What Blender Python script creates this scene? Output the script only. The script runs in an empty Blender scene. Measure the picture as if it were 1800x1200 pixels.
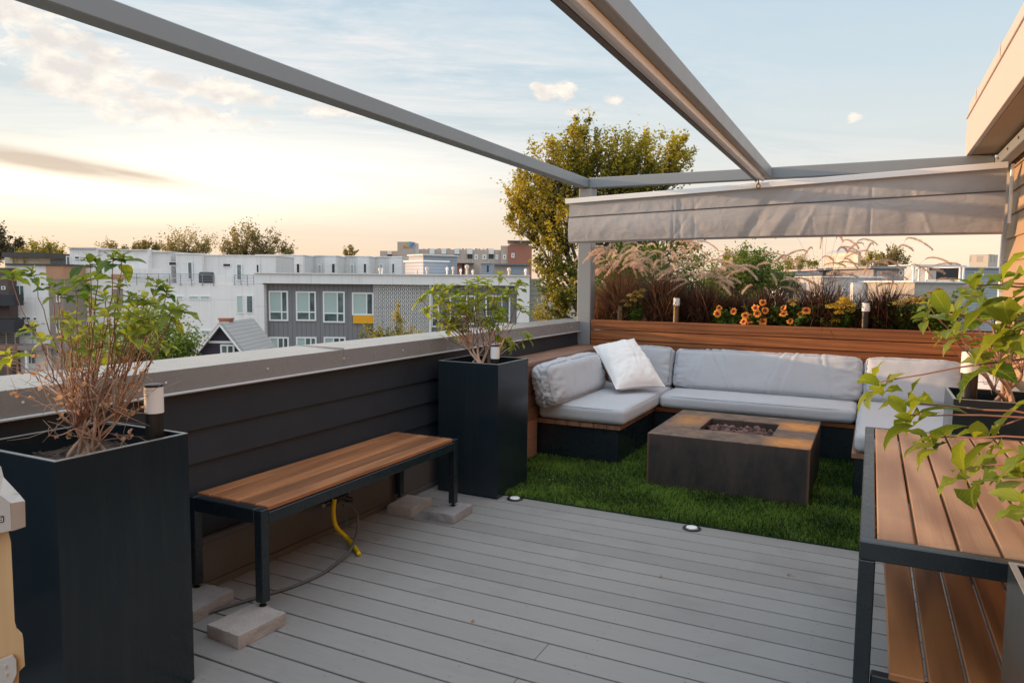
import bpy, math, random
import numpy as np
from mathutils import Vector, Matrix, noise
random.seed(7); rng = np.random.default_rng(7)
SC = bpy.context.scene; COL = SC.collection
R_ = math.radians; PI = math.pi
# ------------------------------------------------------------------ camera model
FPX = 1267.23; YAW, PITCH, ROLL = R_(26.458), R_(4.716), R_(-.582)
H = 1.5
CAM = np.array([0, 0, H])
def cam_rows():
    cy, sy, cp, sp = math.cos(YAW), math.sin(YAW), math.cos(PITCH), math.sin(PITCH)
    f = np.array([-sy*cp, cy*cp, -sp]); r = np.array([cy, sy, 0]); d = np.cross(f, r)
    cr, sr = math.cos(ROLL), math.sin(ROLL)
    return np.array([r*cr+d*sr, -r*sr+d*cr, f])
MR = cam_rows()
FWD = np.array([-math.sin(YAW), math.cos(YAW), 0]); RGT = np.array([math.cos(YAW), math.sin(YAW), 0])
def ray(x, y): return MR.T @ np.array([(x-900)/FPX, (y-600)/FPX, 1.])
def on(ax, val, x, y):
    d = ray(x, y); return CAM + d*((val-CAM[ax])/d[ax])
def PZ(x, y, z): return on(2, z, x, y)
def PY(x, y, v): return on(1, v, x, y)
def PX(x, y, v): return on(0, v, x, y)
def W(x, y, D):
    d = ray(x, y); return CAM + d*(D/float(d @ FWD))
cam = bpy.data.cameras.new("camera"); co = bpy.data.objects.new("camera", cam); COL.objects.link(co)
co.matrix_world = Matrix([[MR[0][i], -MR[1][i], -MR[2][i], CAM[i]] for i in range(3)] + [[0, 0, 0, 1]])
cam.sensor_width = 36; cam.lens = FPX/1800*36; cam.clip_start = .05; cam.clip_end = 5000
SC.camera = co
# ------------------------------------------------------------------ mesh builder
class MB:
    def __init__(s): s.v = []; s.f = []; s.t = []; s.m = []; s.uv = []; s.smooth = False; s.has_uv = False
    def add(s, vs, fs, tone=None, mi=0, uv=None):
        b = len(s.v); s.v.extend([tuple(map(float, q)) for q in vs])
        s.uv.extend(uv if uv is not None else [(0, 0, 0)]*len(vs))
        if uv is not None: s.has_uv = True
        for q in fs: s.f.append(tuple(b+i for i in q))
        if tone is None: tone = random.random()
        s.t.extend(tone if isinstance(tone, (list, tuple)) else [tone]*len(fs)); s.m.extend([mi]*len(fs)); return s
    def box(s, x0, x1, y0, y1, z0, z1, tone=None, mi=0):
        vs = [(x, y, z) for z in (z0, z1) for y in (y0, y1) for x in (x0, x1)]
        return s.add(vs, [(0, 2, 3, 1), (4, 5, 7, 6), (0, 1, 5, 4), (2, 6, 7, 3), (0, 4, 6, 2), (1, 3, 7, 5)], tone, mi)
    def bbox(s, x0, x1, y0, y1, z0, z1, r=.004, tone=None, mi=0):
        """box with chamfered edges"""
        r = min(r, (x1-x0)*.45, (y1-y0)*.45, (z1-z0)*.45)
        c = ((x0+x1)/2, (y0+y1)/2, (z0+z1)/2); h = ((x1-x0)/2, (y1-y0)/2, (z1-z0)/2)
        idx = {}; vs = []
        for sx in (-1, 1):
            for sy in (-1, 1):
                for sz in (-1, 1):
                    for a in range(3):
                        sg = (sx, sy, sz)
                        idx[(sg, a)] = len(vs)
                        vs.append([c[k]+sg[k]*(h[k] if k == a else h[k]-r) for k in range(3)])
        fs = []
        def n(a, b): return (a, b)
        for a in range(3):
            for sg in (-1, 1):
                o = [k for k in range(3) if k != a]; q = []
                for (p, w) in ((-1, -1), (1, -1), (1, 1), (-1, 1)):
                    g = [0, 0, 0]; g[a] = sg; g[o[0]] = p; g[o[1]] = w; q.append(idx[(tuple(g), a)])
                fs.append(q)
        for a in range(3):
            b, d = [k for k in range(3) if k != a]
            for p in (-1, 1):
                for w in (-1, 1):
                    g0 = [0, 0, 0]; g0[a] = -1; g0[b] = p; g0[d] = w; g1 = list(g0); g1[a] = 1
                    g0 = tuple(g0); g1 = tuple(g1)
                    fs.append([idx[(g0, b)], idx[(g1, b)], idx[(g1, d)], idx[(g0, d)]])
        for sx in (-1, 1):
            for sy in (-1, 1):
                for sz in (-1, 1): fs.append([idx[((sx, sy, sz), a)] for a in range(3)])
        cc = np.array(c); va = np.array(vs); out = []
        for q in fs:
            P = va[q]; nn = np.cross(P[1]-P[0], P[2]-P[0])
            out.append(q if nn @ (P.mean(0)-cc) > 0 else q[::-1])
        return s.add(vs, out, tone, mi)
    def beam(s, a, b, w, h, up=(0, 0, 1), tone=None, mi=0):
        a, b, up = Vector(a), Vector(b), Vector(up); d = (b-a).normalized(); sd = d.cross(up).normalized(); u = sd.cross(d)
        vs = [p+sd*(w/2*i)+u*(h/2*j) for p in (a, b) for (i, j) in ((-1, -1), (1, -1), (1, 1), (-1, 1))]
        return s.add(vs, [(3, 2, 1, 0), (4, 5, 6, 7), (0, 1, 5, 4), (1, 2, 6, 5), (2, 3, 7, 6), (3, 0, 4, 7)], tone, mi)
    def tube(s, pts, rad, n=8, tone=None, mi=0, cap=True):
        pts = [Vector(p) for p in pts]; m = len(pts)
        if not isinstance(rad, (list, tuple)): rad = [rad]*m
        vs = []; u = None
        for i, p in enumerate(pts):
            t = (pts[min(i+1, m-1)]-pts[max(i-1, 0)])
            t = t.normalized() if t.length > 1e-9 else Vector((0, 0, 1))
            if u is None: u = t.orthogonal().normalized()
            else:
                u = u-t*u.dot(t); u = u.normalized() if u.length > 1e-6 else t.orthogonal().normalized()
            w = t.cross(u)
            for k in range(n):
                a = 2*PI*k/n; vs.append(p+(u*math.cos(a)+w*math.sin(a))*rad[i])
        fs = [(i*n+k, i*n+(k+1) % n, (i+1)*n+(k+1) % n, (i+1)*n+k) for i in range(m-1) for k in range(n)]
        if cap: fs += [tuple(range(n))[::-1], tuple((m-1)*n+k for k in range(n))]
        return s.add(vs, fs, tone, mi)
    def lathe(s, c, prof, n=24, tone=None, mi=0):
        vs = [(c[0]+r*math.cos(2*PI*k/n), c[1]+r*math.sin(2*PI*k/n), c[2]+z) for r, z in prof for k in range(n)]
        m = len(prof)
        fs = [(i*n+k, i*n+(k+1) % n, (i+1)*n+(k+1) % n, (i+1)*n+k) for i in range(m-1) for k in range(n)]
        fs += [tuple(range(n))[::-1], tuple((m-1)*n+k for k in range(n))]
        return s.add(vs, fs, tone, mi)
    def arr(s, V, F, tone, uv=None):
        b = len(s.v); s.v.extend(map(tuple, V.tolist())); s.f.extend(map(tuple, (F+b).tolist())); s.t.extend(tone.tolist()); s.m.extend([0]*len(F))
        if uv is not None: s.uv.extend(map(tuple, uv.tolist())); s.has_uv = True
        else: s.uv.extend([(0, 0, 0)]*len(V))
def setp(o, label=None, cat=None, group=None, kind=None):
    if label: o['label'] = label
    if cat: o['category'] = cat
    if group: o['group'] = group
    if kind: o['kind'] = kind
    return o
ROOTM = {}
def thing(name, label, cat, loc, group=None, rotz=0):
    o = bpy.data.objects.new(name, None); COL.objects.link(o); o.location = loc; o.rotation_euler = (0, 0, rotz); o.empty_display_size = .1
    ROOTM[o.name] = Matrix.Translation(Vector(loc)) @ Matrix.Rotation(rotz, 4, 'Z')
    return setp(o, label, cat, group)
def rootof(o):
    while o.parent: o = o.parent
    return o
def obj(name, mb, mats, parent=None, local=False, smooth=False, origin=None, auto=None):
    me = bpy.data.meshes.new(name); V = mb.v
    if parent is not None and not local:
        mi = ROOTM.get(rootof(parent).name, Matrix.Identity(4)).inverted(); A = np.array(V).reshape(-1, 3); M3 = np.array(mi)
        V = A @ M3[:3, :3].T + M3[:3, 3]
    elif parent is None and origin is not None: V = np.array(V)-np.array(origin)
    V = V.tolist() if isinstance(V, np.ndarray) else V
    me.from_pydata(V, [], mb.f)
    for m in (mats if isinstance(mats, (list, tuple)) else [mats]): me.materials.append(m)
    if len(me.polygons) == len(mb.m): me.polygons.foreach_set('material_index', mb.m)
    a = me.attributes.new('tone', 'FLOAT', 'FACE')
    a.data.foreach_set('value', mb.t)
    if mb.has_uv:
        a = me.attributes.new('luv', 'FLOAT_VECTOR', 'POINT'); a.data.foreach_set('vector', np.array(mb.uv, dtype=np.float32).ravel())
    if smooth or mb.smooth: me.polygons.foreach_set('use_smooth', [True]*len(me.polygons))
    me.update()
    if auto:
        me.polygons.foreach_set('use_smooth', [True]*len(me.polygons)); me.set_sharp_from_angle(angle=R_(auto))
    o = bpy.data.objects.new(name, me); COL.objects.link(o)
    if parent is not None: o.parent = parent
    elif origin is not None:
        o.location = origin; ROOTM[o.name] = Matrix.Translation(Vector(origin))
    return o
def dup(root, loc, rotz=None, label=None, scale=None):
    r = root.copy(); COL.objects.link(r); r.location = loc
    if rotz is not None: r.rotation_euler = (0, 0, rotz)
    if scale: r.scale = (scale,)*3
    if label: r['label'] = label
    for ch in list(root.children):
        c = ch.copy(); COL.objects.link(c); c.parent = r
        for g in list(ch.children):
            d = g.copy(); COL.objects.link(d); d.parent = c
    return r
# ------------------------------------------------------------------ materials
class NT:
    def __init__(s, nt): s.nt = nt; s.n = nt.nodes; s.l = nt.links
    def new(s, t, **k):
        nd = s.n.new(t)
        for a, b in k.items(): setattr(nd, a, b)
        return nd
    def inp(s, sock, v):
        if hasattr(v, 'is_output'): s.l.new(v, sock)
        else: sock.default_value = v
    def math(s, op, a, b=0., c=None, clamp=False):
        nd = s.new('ShaderNodeMath', operation=op, use_clamp=clamp); s.inp(nd.inputs[0], a); s.inp(nd.inputs[1], b)
        if c is not None: s.inp(nd.inputs[2], c)
        return nd.outputs[0]
    def mix(s, f, a, b, bt='MIX'):
        nd = s.new('ShaderNodeMix', data_type='RGBA', blend_type=bt); s.inp(nd.inputs['Factor'], f)
        for k, v in ((6, a), (7, b)): s.inp(nd.inputs[k], v if hasattr(v, 'is_output') else (*v[:3], 1))
        return nd.outputs[2]
    def ramp(s, f, st, interp='LINEAR'):
        nd = s.new('ShaderNodeValToRGB'); s.inp(nd.inputs[0], f); cr = nd.color_ramp; cr.interpolation = interp
        while len(cr.elements) < len(st): cr.elements.new(.5)
        for e, (p, c) in zip(cr.elements, st):
            e.position = p; e.color = (*c[:3], 1) if isinstance(c, (tuple, list)) else (c, c, c, 1)
        return nd.outputs[0]
    def noise(s, vec, scale, detail=4, rough=.55, dist=0., out=0):
        nd = s.new('ShaderNodeTexNoise'); s.inp(nd.inputs['Vector'], vec); nd.inputs['Scale'].default_value = scale
        nd.inputs['Detail'].default_value = detail; nd.inputs['Roughness'].default_value = rough; nd.inputs['Distortion'].default_value = dist
        return nd.outputs[out]
    def attr(s, name, out=2):
        nd = s.new('ShaderNodeAttribute', attribute_name=name); return nd.outputs[out]
    def pos(s, scale=(1, 1, 1), off=None, kind='Object'):
        tc = s.new('ShaderNodeTexCoord'); mp = s.new('ShaderNodeMapping'); s.l.new(tc.outputs[kind], mp.inputs[0]); mp.inputs['Scale'].default_value = scale
        if off is not None: s.l.new(off, mp.inputs['Location'])
        return mp.outputs[0]
    def comb(s, x, y, z):
        nd = s.new('ShaderNodeCombineXYZ'); s.inp(nd.inputs[0], x); s.inp(nd.inputs[1], y); s.inp(nd.inputs[2], z); return nd.outputs[0]
    def sep(s, v):
        nd = s.new('ShaderNodeSeparateXYZ'); s.l.new(v, nd.inputs[0]); return nd.outputs
    def bump(s, h, strength, dist=.01):
        nd = s.new('ShaderNodeBump'); s.inp(nd.inputs['Height'], h); nd.inputs['Strength'].default_value = strength; nd.inputs['Distance'].default_value = dist
        return nd.outputs[0]
def newmat(name):
    m = bpy.data.materials.new(name); m.use_nodes = True; t = NT(m.node_tree); p = t.n['Principled BSDF']
    return m, t, p
def pmat(name, col, rough=.6, metal=0., var=.15, vscale=3., detail=5, bump=0., bscale=40., spec=.5, tone=0., coat=0., rvar=0., stretch=(1, 1, 1)):
    """painted / plain material with cloudy variation, per-piece tone and fine bump"""
    m, t, p = newmat(name); v = t.pos(stretch)
    n = t.noise(v, vscale, detail)
    c = t.mix(n, [x*(1-var) for x in col], [min(1, x*(1+var)) for x in col])
    if tone:
        tn = t.attr('tone'); k = t.math('MULTIPLY_ADD', tn, 2*tone, 1-tone); c = t.mix(1., c, t.comb(k, k, k), 'MULTIPLY')
    t.inp(p.inputs['Base Color'], c); p.inputs['Metallic'].default_value = metal; p.inputs['Specular IOR Level'].default_value = spec
    if rvar: t.inp(p.inputs['Roughness'], t.math('MULTIPLY_ADD', t.noise(v, vscale*2.3, 4), 2*rvar, rough-rvar))
    else: p.inputs['Roughness'].default_value = rough
    if coat: p.inputs['Coat Weight'].default_value = coat; p.inputs['Coat Roughness'].default_value = .15
    if bump: t.inp(p.inputs['Normal'], t.bump(t.noise(v, bscale, 5), bump, .004))
    return m
def woodmat(name, c0, c1, axis, rough=.5, tone=.22, scale=1., grain=1., spec=.4):
    m, t, p = newmat(name)
    tn = t.attr('tone'); off = t.comb(t.math('MULTIPLY', tn, 17.3), t.math('MULTIPLY', tn, 31.7), t.math('MULTIPLY', tn, 9.1))
    sc = [14*scale]*3; sc[axis] = .9*scale
    v = t.pos(tuple(sc), off)
    big = t.noise(v, .9, 3, .5, 1.2)
    w = t.new('ShaderNodeTexWave', wave_type='RINGS', rings_direction='XYZ'[(axis+1) % 3]); t.l.new(v, w.inputs[0])
    w.inputs['Scale'].default_value = .55; w.inputs['Distortion'].default_value = 5.; w.inputs['Detail'].default_value = 3.
    sc2 = [90*scale]*3; sc2[axis] = 2.5*scale
    fine = t.noise(t.pos(tuple(sc2), off), 1.6, 5, .65)
    f = t.math('ADD', t.math('MULTIPLY', big, .5), t.math('ADD', t.math('MULTIPLY', w.outputs[1], .22*grain), t.math('MULTIPLY', fine, .35)))
    c = t.mix(t.ramp(f, [(.28, 0.), (.78, 1.)]), c0, c1)
    k = t.math('MULTIPLY_ADD', tn, 2*tone, 1-tone); c = t.mix(1., c, t.comb(k, k, k), 'MULTIPLY')
    blot = t.noise(t.pos((1, 1, 1)), 2.3, 4); c = t.mix(t.math('MULTIPLY', t.ramp(blot, [(.5, 0.), (.75, 1.)]), .35), c, [x*.55 for x in c0])
    t.inp(p.inputs['Base Color'], c); t.inp(p.inputs['Roughness'], t.math('MULTIPLY_ADD', fine, .25, rough-.1))
    p.inputs['Specular IOR Level'].default_value = spec
    t.inp(p.inputs['Normal'], t.bump(fine, .25, .003))
    return m
def leafmat(name, ca, cb, trans=.45, rough=.45, veins=False, spec=.35):
    m, t, p = newmat(name); tn = t.attr('tone')
    c = t.ramp(tn, [(0., ca), (1., cb)])
    if veins:
        x, y, z = t.sep(t.attr('luv', 1))
        mid = t.ramp(t.math('ABSOLUTE', y), [(.02, 1.), (.09, 0.)])
        sv = t.math('SINE', t.math('MULTIPLY', t.math('SUBTRACT', x, t.math('MULTIPLY', t.math('ABSOLUTE', y), .45)), 46.))
        sv = t.ramp(sv, [(.75, 0.), (1., 1.)])
        vv = t.math('MAXIMUM', mid, t.math('MULTIPLY', sv, .5))
        c = t.mix(t.math('MULTIPLY', vv, .45), c, (.42, .48, .12))
        spots = t.noise(t.pos((1, 1, 1)), 60, 3); c = t.mix(t.math('MULTIPLY', t.ramp(spots, [(.55, 0.), (.8, 1.)]), .4), c, [q*.6 for q in ca])
        t.inp(p.inputs['Normal'], t.bump(vv, .35, .002))
    t.inp(p.inputs['Base Color'], c); p.inputs['Roughness'].default_value = rough; p.inputs['Specular IOR Level'].default_value = spec
    tr = t.new('ShaderNodeBsdfTranslucent'); t.l.new(t.mix(.5, c, t.mix(1., c, (1.4, 1.3, .5), 'MULTIPLY')), tr.inputs[0])
    mx = t.new('ShaderNodeMixShader'); mx.inputs[0].default_value = trans
    t.l.new(p.outputs[0], mx.inputs[1]); t.l.new(tr.outputs[0], mx.inputs[2]); t.l.new(mx.outputs[0], t.n['Material Output'].inputs[0])
    return m
# ------------------------------------------------------------------ foliage arrays
def nrm(a): return a/np.maximum(np.linalg.norm(a, axis=-1, keepdims=True), 1e-9)
def leaf_cards(mb, P, size, rg, tone=None, flat=.3, ratio=.55):
    """small four-cornered leaves, one face each, scattered orientations"""
    n = len(P); d = nrm(rg.normal(size=(n, 3))); d[:, 2] *= .7; d = nrm(d)
    u = nrm(np.cross(d, rg.normal(size=(n, 3)))); L = (size*(.6+.8*rg.random(n)))[:, None]
    V = np.stack([P, P+d*L*.5+u*L*ratio*.5, P+d*L, P+d*L*.5-u*L*ratio*.5], 1).reshape(-1, 3)
    F = np.arange(4*n).reshape(n, 4)
    mb.arr(V, F, rg.random(n) if tone is None else tone)
def leaf_shape(mb, P, D, N, L, wr=.42, curl=.5, fold=.25, tone=None, rg=rng):
    """real leaves: midrib fold, pointed tip, downward curl; arrays over leaves"""
    n = len(P); S = 6; D = nrm(D); N = nrm(N-D*np.sum(N*D, 1, keepdims=True)); B = np.cross(D, N)
    t = np.linspace(0, 1, S+1); wid = (np.sin(PI*t**.82)**.9)*(1-.15*t); wid[-1] = 0.02; wid[0] = .06
    curl = curl*(.6+.8*rg.random(n)); L = np.asarray(L).reshape(n, 1); pos = P.copy(); V = []; UV = []
    ang0 = rg.normal(0, .12, n)
    twist = rg.normal(0, .35, n)
    for i in range(S+1):
        a = (curl*t[i]**1.3+ang0)[:, None]
        dd = D*np.cos(a)-N*np.sin(a); nn = N*np.cos(a)+D*np.sin(a)
        if i: pos = pos+dd*L/S
        tw = (twist*t[i])[:, None]; bb = B*np.cos(tw)+nn*np.sin(tw)
        w = (L*wr*.5*wid[i]); rip = (rg.normal(0, .06, (n, 1)))*L*wid[i]
        V += [pos-bb*w+nn*(w*fold*1.2+rip), pos, pos+bb*w+nn*(w*fold*1.2-rip)]
        UV += [np.tile([t[i], -wid[i], 0], (n, 1)), np.tile([t[i], 0, 0], (n, 1)), np.tile([t[i], wid[i], 0], (n, 1))]
    K = 3*(S+1); V = np.stack(V, 1).reshape(-1, 3); UV = np.stack(UV, 1).reshape(-1, 3)
    f = np.array([[3*i+k, 3*i+k+1, 3*i+k+4, 3*i+k+3] for i in range(S) for k in (0, 1)])
    F = (f[None]+(np.arange(n)*K)[:, None, None]).reshape(-1, 4)
    tone = rg.random(n) if tone is None else tone
    mb.arr(V, F, np.repeat(tone, len(f)), UV)
def bez(a, b, c, d, n=10):
    a, b, c, d = map(np.asarray, (a, b, c, d)); t = np.linspace(0, 1, n)[:, None]
    return a*(1-t)**3+3*b*t*(1-t)**2+3*c*t*t*(1-t)+d*t**3
def smoothline(pts, n=8):
    pts = [np.asarray(p, float) for p in pts]; out = []
    for i in range(len(pts)-1):
        p0, p1, p2, p3 = pts[max(i-1, 0)], pts[i], pts[i+1], pts[min(i+2, len(pts)-1)]
        for k in range(n):
            t = k/n; out.append(.5*((2*p1)+(p2-p0)*t+(2*p0-5*p1+4*p2-p3)*t*t+(3*p1-p0-3*p2+p3)*t**3))
    out.append(pts[-1]); return out
# ------------------------------------------------------------------ light, sky
SUN = np.array([math.sin(R_(-100))*math.cos(R_(7.2)), math.cos(R_(-100))*math.cos(R_(7.2)), math.sin(R_(7.2))]); SUN /= np.linalg.norm(SUN)
EXPO = 0.24
sl = bpy.data.lights.new("sun", 'SUN'); so = bpy.data.objects.new("sun", sl); COL.objects.link(so)
sl.energy = 5.0; sl.angle = R_(.6); sl.color = (1, .60, .32)
so.rotation_euler = Vector(SUN).to_track_quat('Z', 'Y').to_euler()
wd = bpy.data.worlds.new("World"); SC.world = wd; wd.use_nodes = True
t = NT(wd.node_tree); bg = t.n['Background']
tc = t.new('ShaderNodeTexCoord'); g = tc.outputs['Generated']; sx, sy, sz = t.sep(g)
sk = t.new('ShaderNodeTexSky', sky_type='NISHITA'); sk.sun_disc = False; sk.sun_elevation = math.asin(SUN[2]); sk.sun_rotation = math.atan2(SUN[0], SUN[1])
sk.air_density = 1.; sk.dust_density = 2.5; sk.ozone_density = 1.
zc = t.math('MAXIMUM', sz, 0.)
grad = t.ramp(zc, [(0., (.98, .71, .50)), (.035, (.97, .75, .55)), (.09, (.90, .79, .66)), (.16, (.76, .79, .77)), (.26, (.62, .73, .79)), (.45, (.46, .625, .765)), (.62, (.78, .88, .98)), (1., (1.28, 1.38, 1.46))])  # last two stops: zenith above the view, brightened to fill the shade
dot = t.math('ADD', t.math('ADD', t.math('MULTIPLY', sx, float(SUN[0])), t.math('MULTIPLY', sy, float(SUN[1]))), t.math('MULTIPLY', sz, float(SUN[2])))
dp = t.math('MAXIMUM', dot, 0.)
glow1 = t.math('POWER', dp, 5.); glow2 = t.math('POWER', dp, 26.)
az = t.math('ARCTAN2', sx, sy); el = t.math('ARCSINE', sz)
base = t.mix(t.math('MULTIPLY', glow1, .30), grad, (.95, .84, .64))
# high thin cloud: noise on a flat layer overhead
inv = t.math('DIVIDE', 1., t.math('ADD', zc, .10))
cx = t.math('MULTIPLY', sx, inv); cy = t.math('MULTIPLY', sy, inv)
cu = t.math('ADD', t.math('MULTIPLY', cx, .80), t.math('MULTIPLY', cy, .6)); cv = t.math('SUBTRACT', t.math('MULTIPLY', cy, .80), t.math('MULTIPLY', cx, .6))
thin = t.noise(t.comb(t.math('MULTIPLY', cu, .62), t.math('MULTIPLY', cv, 1.5), 3.7), 1.15, 10, .68, .9)
def azel(px, py):
    d = ray(px, py); d = d/np.linalg.norm(d); return math.atan2(d[0], d[1]), math.asin(d[2])
def blob(px, py, w, h, rot=0.):
    a0, e0 = azel(px, py); k = 1/FPX
    da = t.math('MULTIPLY', t.math('SUBTRACT', az, a0), math.cos(e0)); de = t.math('SUBTRACT', el, e0)
    c, s = math.cos(rot), math.sin(rot)
    u = t.math('ADD', t.math('MULTIPLY', da, c/(w*k)), t.math('MULTIPLY', de, s/(w*k))); v = t.math('SUBTRACT', t.math('MULTIPLY', de, c/(h*k)), t.math('MULTIPLY', da, s/(h*k)))
    return t.math('POWER', 2.718, t.math('MULTIPLY', t.math('ADD', t.math('MULTIPLY', u, u), t.math('MULTIPLY', v, v)), -1.))
leftm = t.math('ADD', t.math('MAXIMUM', blob(620, 90, 520, 130, -.12), blob(150, 60, 420, 120)), t.math('ADD', t.math('MULTIPLY', blob(700, 280, 380, 70), .6), t.math('MULTIPLY', blob(1500, 270, 250, 35), .35)))
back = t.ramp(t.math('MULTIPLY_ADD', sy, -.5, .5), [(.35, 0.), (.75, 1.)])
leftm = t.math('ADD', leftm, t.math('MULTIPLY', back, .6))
thinf = t.math('MULTIPLY', t.ramp(thin, [(.41, 0.), (.56, 1.)]), t.math('MINIMUM', t.math('ADD', leftm, .03), 1.))
str_ = t.noise(t.comb(t.math('MULTIPLY', cu, .9), t.math('MULTIPLY', cv, 4.2), 9.1), 1.6, 10, .7, 1.4)
base = t.mix(t.math('MULTIPLY', t.math('MULTIPLY', t.ramp(leftm, [(.1, 0.), (.6, 1.)]), .35), t.ramp(thin, [(.36, 1.), (.5, 0.)])), base, (.50, .60, .68))
thinf = t.math('MULTIPLY', thinf, t.math('MULTIPLY_ADD', t.ramp(str_, [(.36, 0.), (.62, 1.)]), .7, .35), clamp=True)
base = t.mix(t.math('MULTIPLY', thinf, .85), base, (.90, .87, .85))
# small broken heap clouds lit from the left
cuN = t.noise(t.comb(t.math('MULTIPLY', az, 22.), t.math('MULTIPLY', el, 46.), 1.3), 1., 9, .64, .4)
cm = None
for b in [(110, 130, 130, 34, -.35), (250, 180, 180, 26, -.15), (380, 160, 110, 22, 0), (300, 212, 95, 12, .03), (580, 195, 60, 12, 0), (995, 158, 18, 16, 0), (962, 163, 20, 12, 0), (1082, 176, 22, 9, 0), (1006, 197, 14, 9, 0), (1502, 207, 18, 8, 0), (945, 152, 12, 6, 0), (60, 45, 160, 26, -.3)]:
    q = blob(*b); cm = q if cm is None else t.math('MAXIMUM', cm, q)
cf = t.math('ADD', t.math('MULTIPLY', cuN, 2.3), t.math('MULTIPLY_ADD', cm, .75, -1.42))
cf = t.math('MULTIPLY', t.ramp(cf, [(.0, 0.), (.30, 1.)]), t.ramp(cm, [(.10, 0.), (.35, 1.)]))
shade = t.noise(t.comb(t.math('MULTIPLY', az, 22.), t.math('MULTIPLY_ADD', el, 40., -.8), 5.1), 1., 4)
base = t.mix(t.math('MULTIPLY', cf, .92), base, t.mix(t.ramp(shade, [(.4, 0.), (.65, 1.)]), (.80, .74, .70), (1.12, 1.02, .88)))
# glow of the sun behind thin cloud, with a grey bank across it
gl = t.math('ADD', t.math('MULTIPLY', glow2, .16), t.math('ADD', t.math('MULTIPLY', blob(60, 320, 300, 46), .60), t.math('ADD', t.math('MULTIPLY', blob(440, 300, 250, 66), .30), t.math('MULTIPLY', blob(660, 325, 280, 50), .20))))
gl = t.math('ADD', gl, t.math('MULTIPLY', blob(1680, 440, 190, 60), .18))
base = t.mix(1., base, t.mix(gl, (0, 0, 0), (1.0, .84, .58)), 'ADD')
bank = t.math('MAXIMUM', blob(50, 281, 210, 14, -.1), t.math('MULTIPLY', blob(200, 301, 120, 8, -.12), .9))
bn = t.noise(t.comb(t.math('MULTIPLY', az, 9.), t.math('MULTIPLY', el, 40.), 8.), 1., 5)
bank = t.math('MULTIPLY', bank, t.math('MULTIPLY_ADD', bn, 1.6, .35), clamp=True)
base = t.mix(t.math('MULTIPLY', bank, .85), base, (.60, .47, .38))
wisp = t.math('MULTIPLY', t.ramp(t.noise(t.comb(t.math('MULTIPLY', az, 5.), t.math('MULTIPLY', el, 60.), 2.), 1., 6, .6), [(.5, 0.), (.7, 1.)]), t.ramp(el, [(0., 0.), (.03, 1.), (.12, 1.), (.2, 0.)]))
base = t.mix(t.math('MULTIPLY', wisp, .22), base, (.86, .68, .52))
low = t.ramp(t.math('MULTIPLY_ADD', sz, 1., .5), [(.46, 0.), (.5, 1.)])
base = t.mix(1., base, t.mix(t.math('MULTIPLY', back, t.ramp(sz, [(.03, 0.), (.25, 1.)])), (1, 1, 1), (1.45, 1.5, 1.55)), 'MULTIPLY')  # unseen sky behind the camera brightened as added fill for the shade
base = t.mix(low, (.3, .26, .22), base)
nish = t.mix(1., sk.outputs[0], (.1, .1, .1), 'MULTIPLY')
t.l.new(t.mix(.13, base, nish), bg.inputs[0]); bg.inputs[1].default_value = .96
SC.view_settings.view_transform = 'Standard'; SC.view_settings.look = 'None'; SC.view_settings.exposure = EXPO; SC.view_settings.gamma = 1
# ------------------------------------------------------------------ terrace materials
M_deck, t, p = newmat('composite_deck')
tn = t.attr('tone'); v = t.pos((2., 60, 60), t.comb(t.math('MULTIPLY', tn, 13.), t.math('MULTIPLY', tn, 7.), 0))
fi = t.noise(v, 2.2, 5, .65); stn = t.noise(t.pos(), 1.7, 6, .65)
c = t.mix(fi, (.218, .213, .209), (.318, .312, .307)); k = t.math('MULTIPLY_ADD', tn, .14, .91); c = t.mix(1., c, t.comb(k, k, k), 'MULTIPLY')
c = t.mix(t.math('MULTIPLY', t.ramp(stn, [(.52, 0.), (.72, 1.)]), .42), c, (.155, .145, .14))
sc_ = t.noise(t.pos((3, 14, 14)), 3., 8, .7); c = t.mix(t.math('MULTIPLY', t.ramp(sc_, [(.60, 0.), (.72, 1.)]), .14), c, (.46, .455, .45))
t.inp(p.inputs['Base Color'], c); t.inp(p.inputs['Roughness'], t.math('MULTIPLY_ADD', stn, .3, .34)); p.inputs['Specular IOR Level'].default_value = .45
t.inp(p.inputs['Normal'], t.bump(fi, .35, .002))
M_screw = pmat('dark_screw', (.06, .06, .065), .5, .6)
M_gap = pmat('deck_underside', (.02, .02, .022), .9)
M_wallside = pmat('charcoal_siding', (.021, .0285, .040), .52, var=.3, vscale=2.5, bump=.15, bscale=120, tone=.12, rvar=.1, spec=.35)
M_flash = pmat('grey_flashing', (.245, .243, .247), .27, .0, var=.07, vscale=2.5, rvar=.05)
M_drip = pmat('pale_drip_edge', (.62, .64, .66), .3, .3, var=.05)
M_base = pmat('taupe_base_board', (.095, .092, .092), .6, var=.2, vscale=5, bump=.1, bscale=80)
M_frame = pmat('pergola_paint', (.235, .258, .275), .40, var=.08, vscale=2., rvar=.08)
M_slate = pmat('dark_track', (.07, .08, .095), .35, .3, var=.1)
M_white = pmat('white_paint', (.78, .78, .77), .4, var=.04)
M_steel = pmat('black_blue_steel', (.010, .017, .024), .28, .0, var=.15, vscale=3.5, rvar=.08, spec=.5, bump=.01, bscale=40)
M_planter = pmat('planter_powder_coat', (.010, .0185, .025), .22, var=.12, vscale=3, rvar=.05, spec=.5, bump=.05, bscale=2.2)
tt_ = NT(M_planter.node_tree); pp_ = tt_.n['Principled BSDF']; dust = tt_.ramp(tt_.noise(tt_.pos((9, 9, .7)), 1.6, 7, .7), [(.5, 0.), (.8, 1.)]); oldc = pp_.inputs['Base Color'].links[0].from_socket
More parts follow.
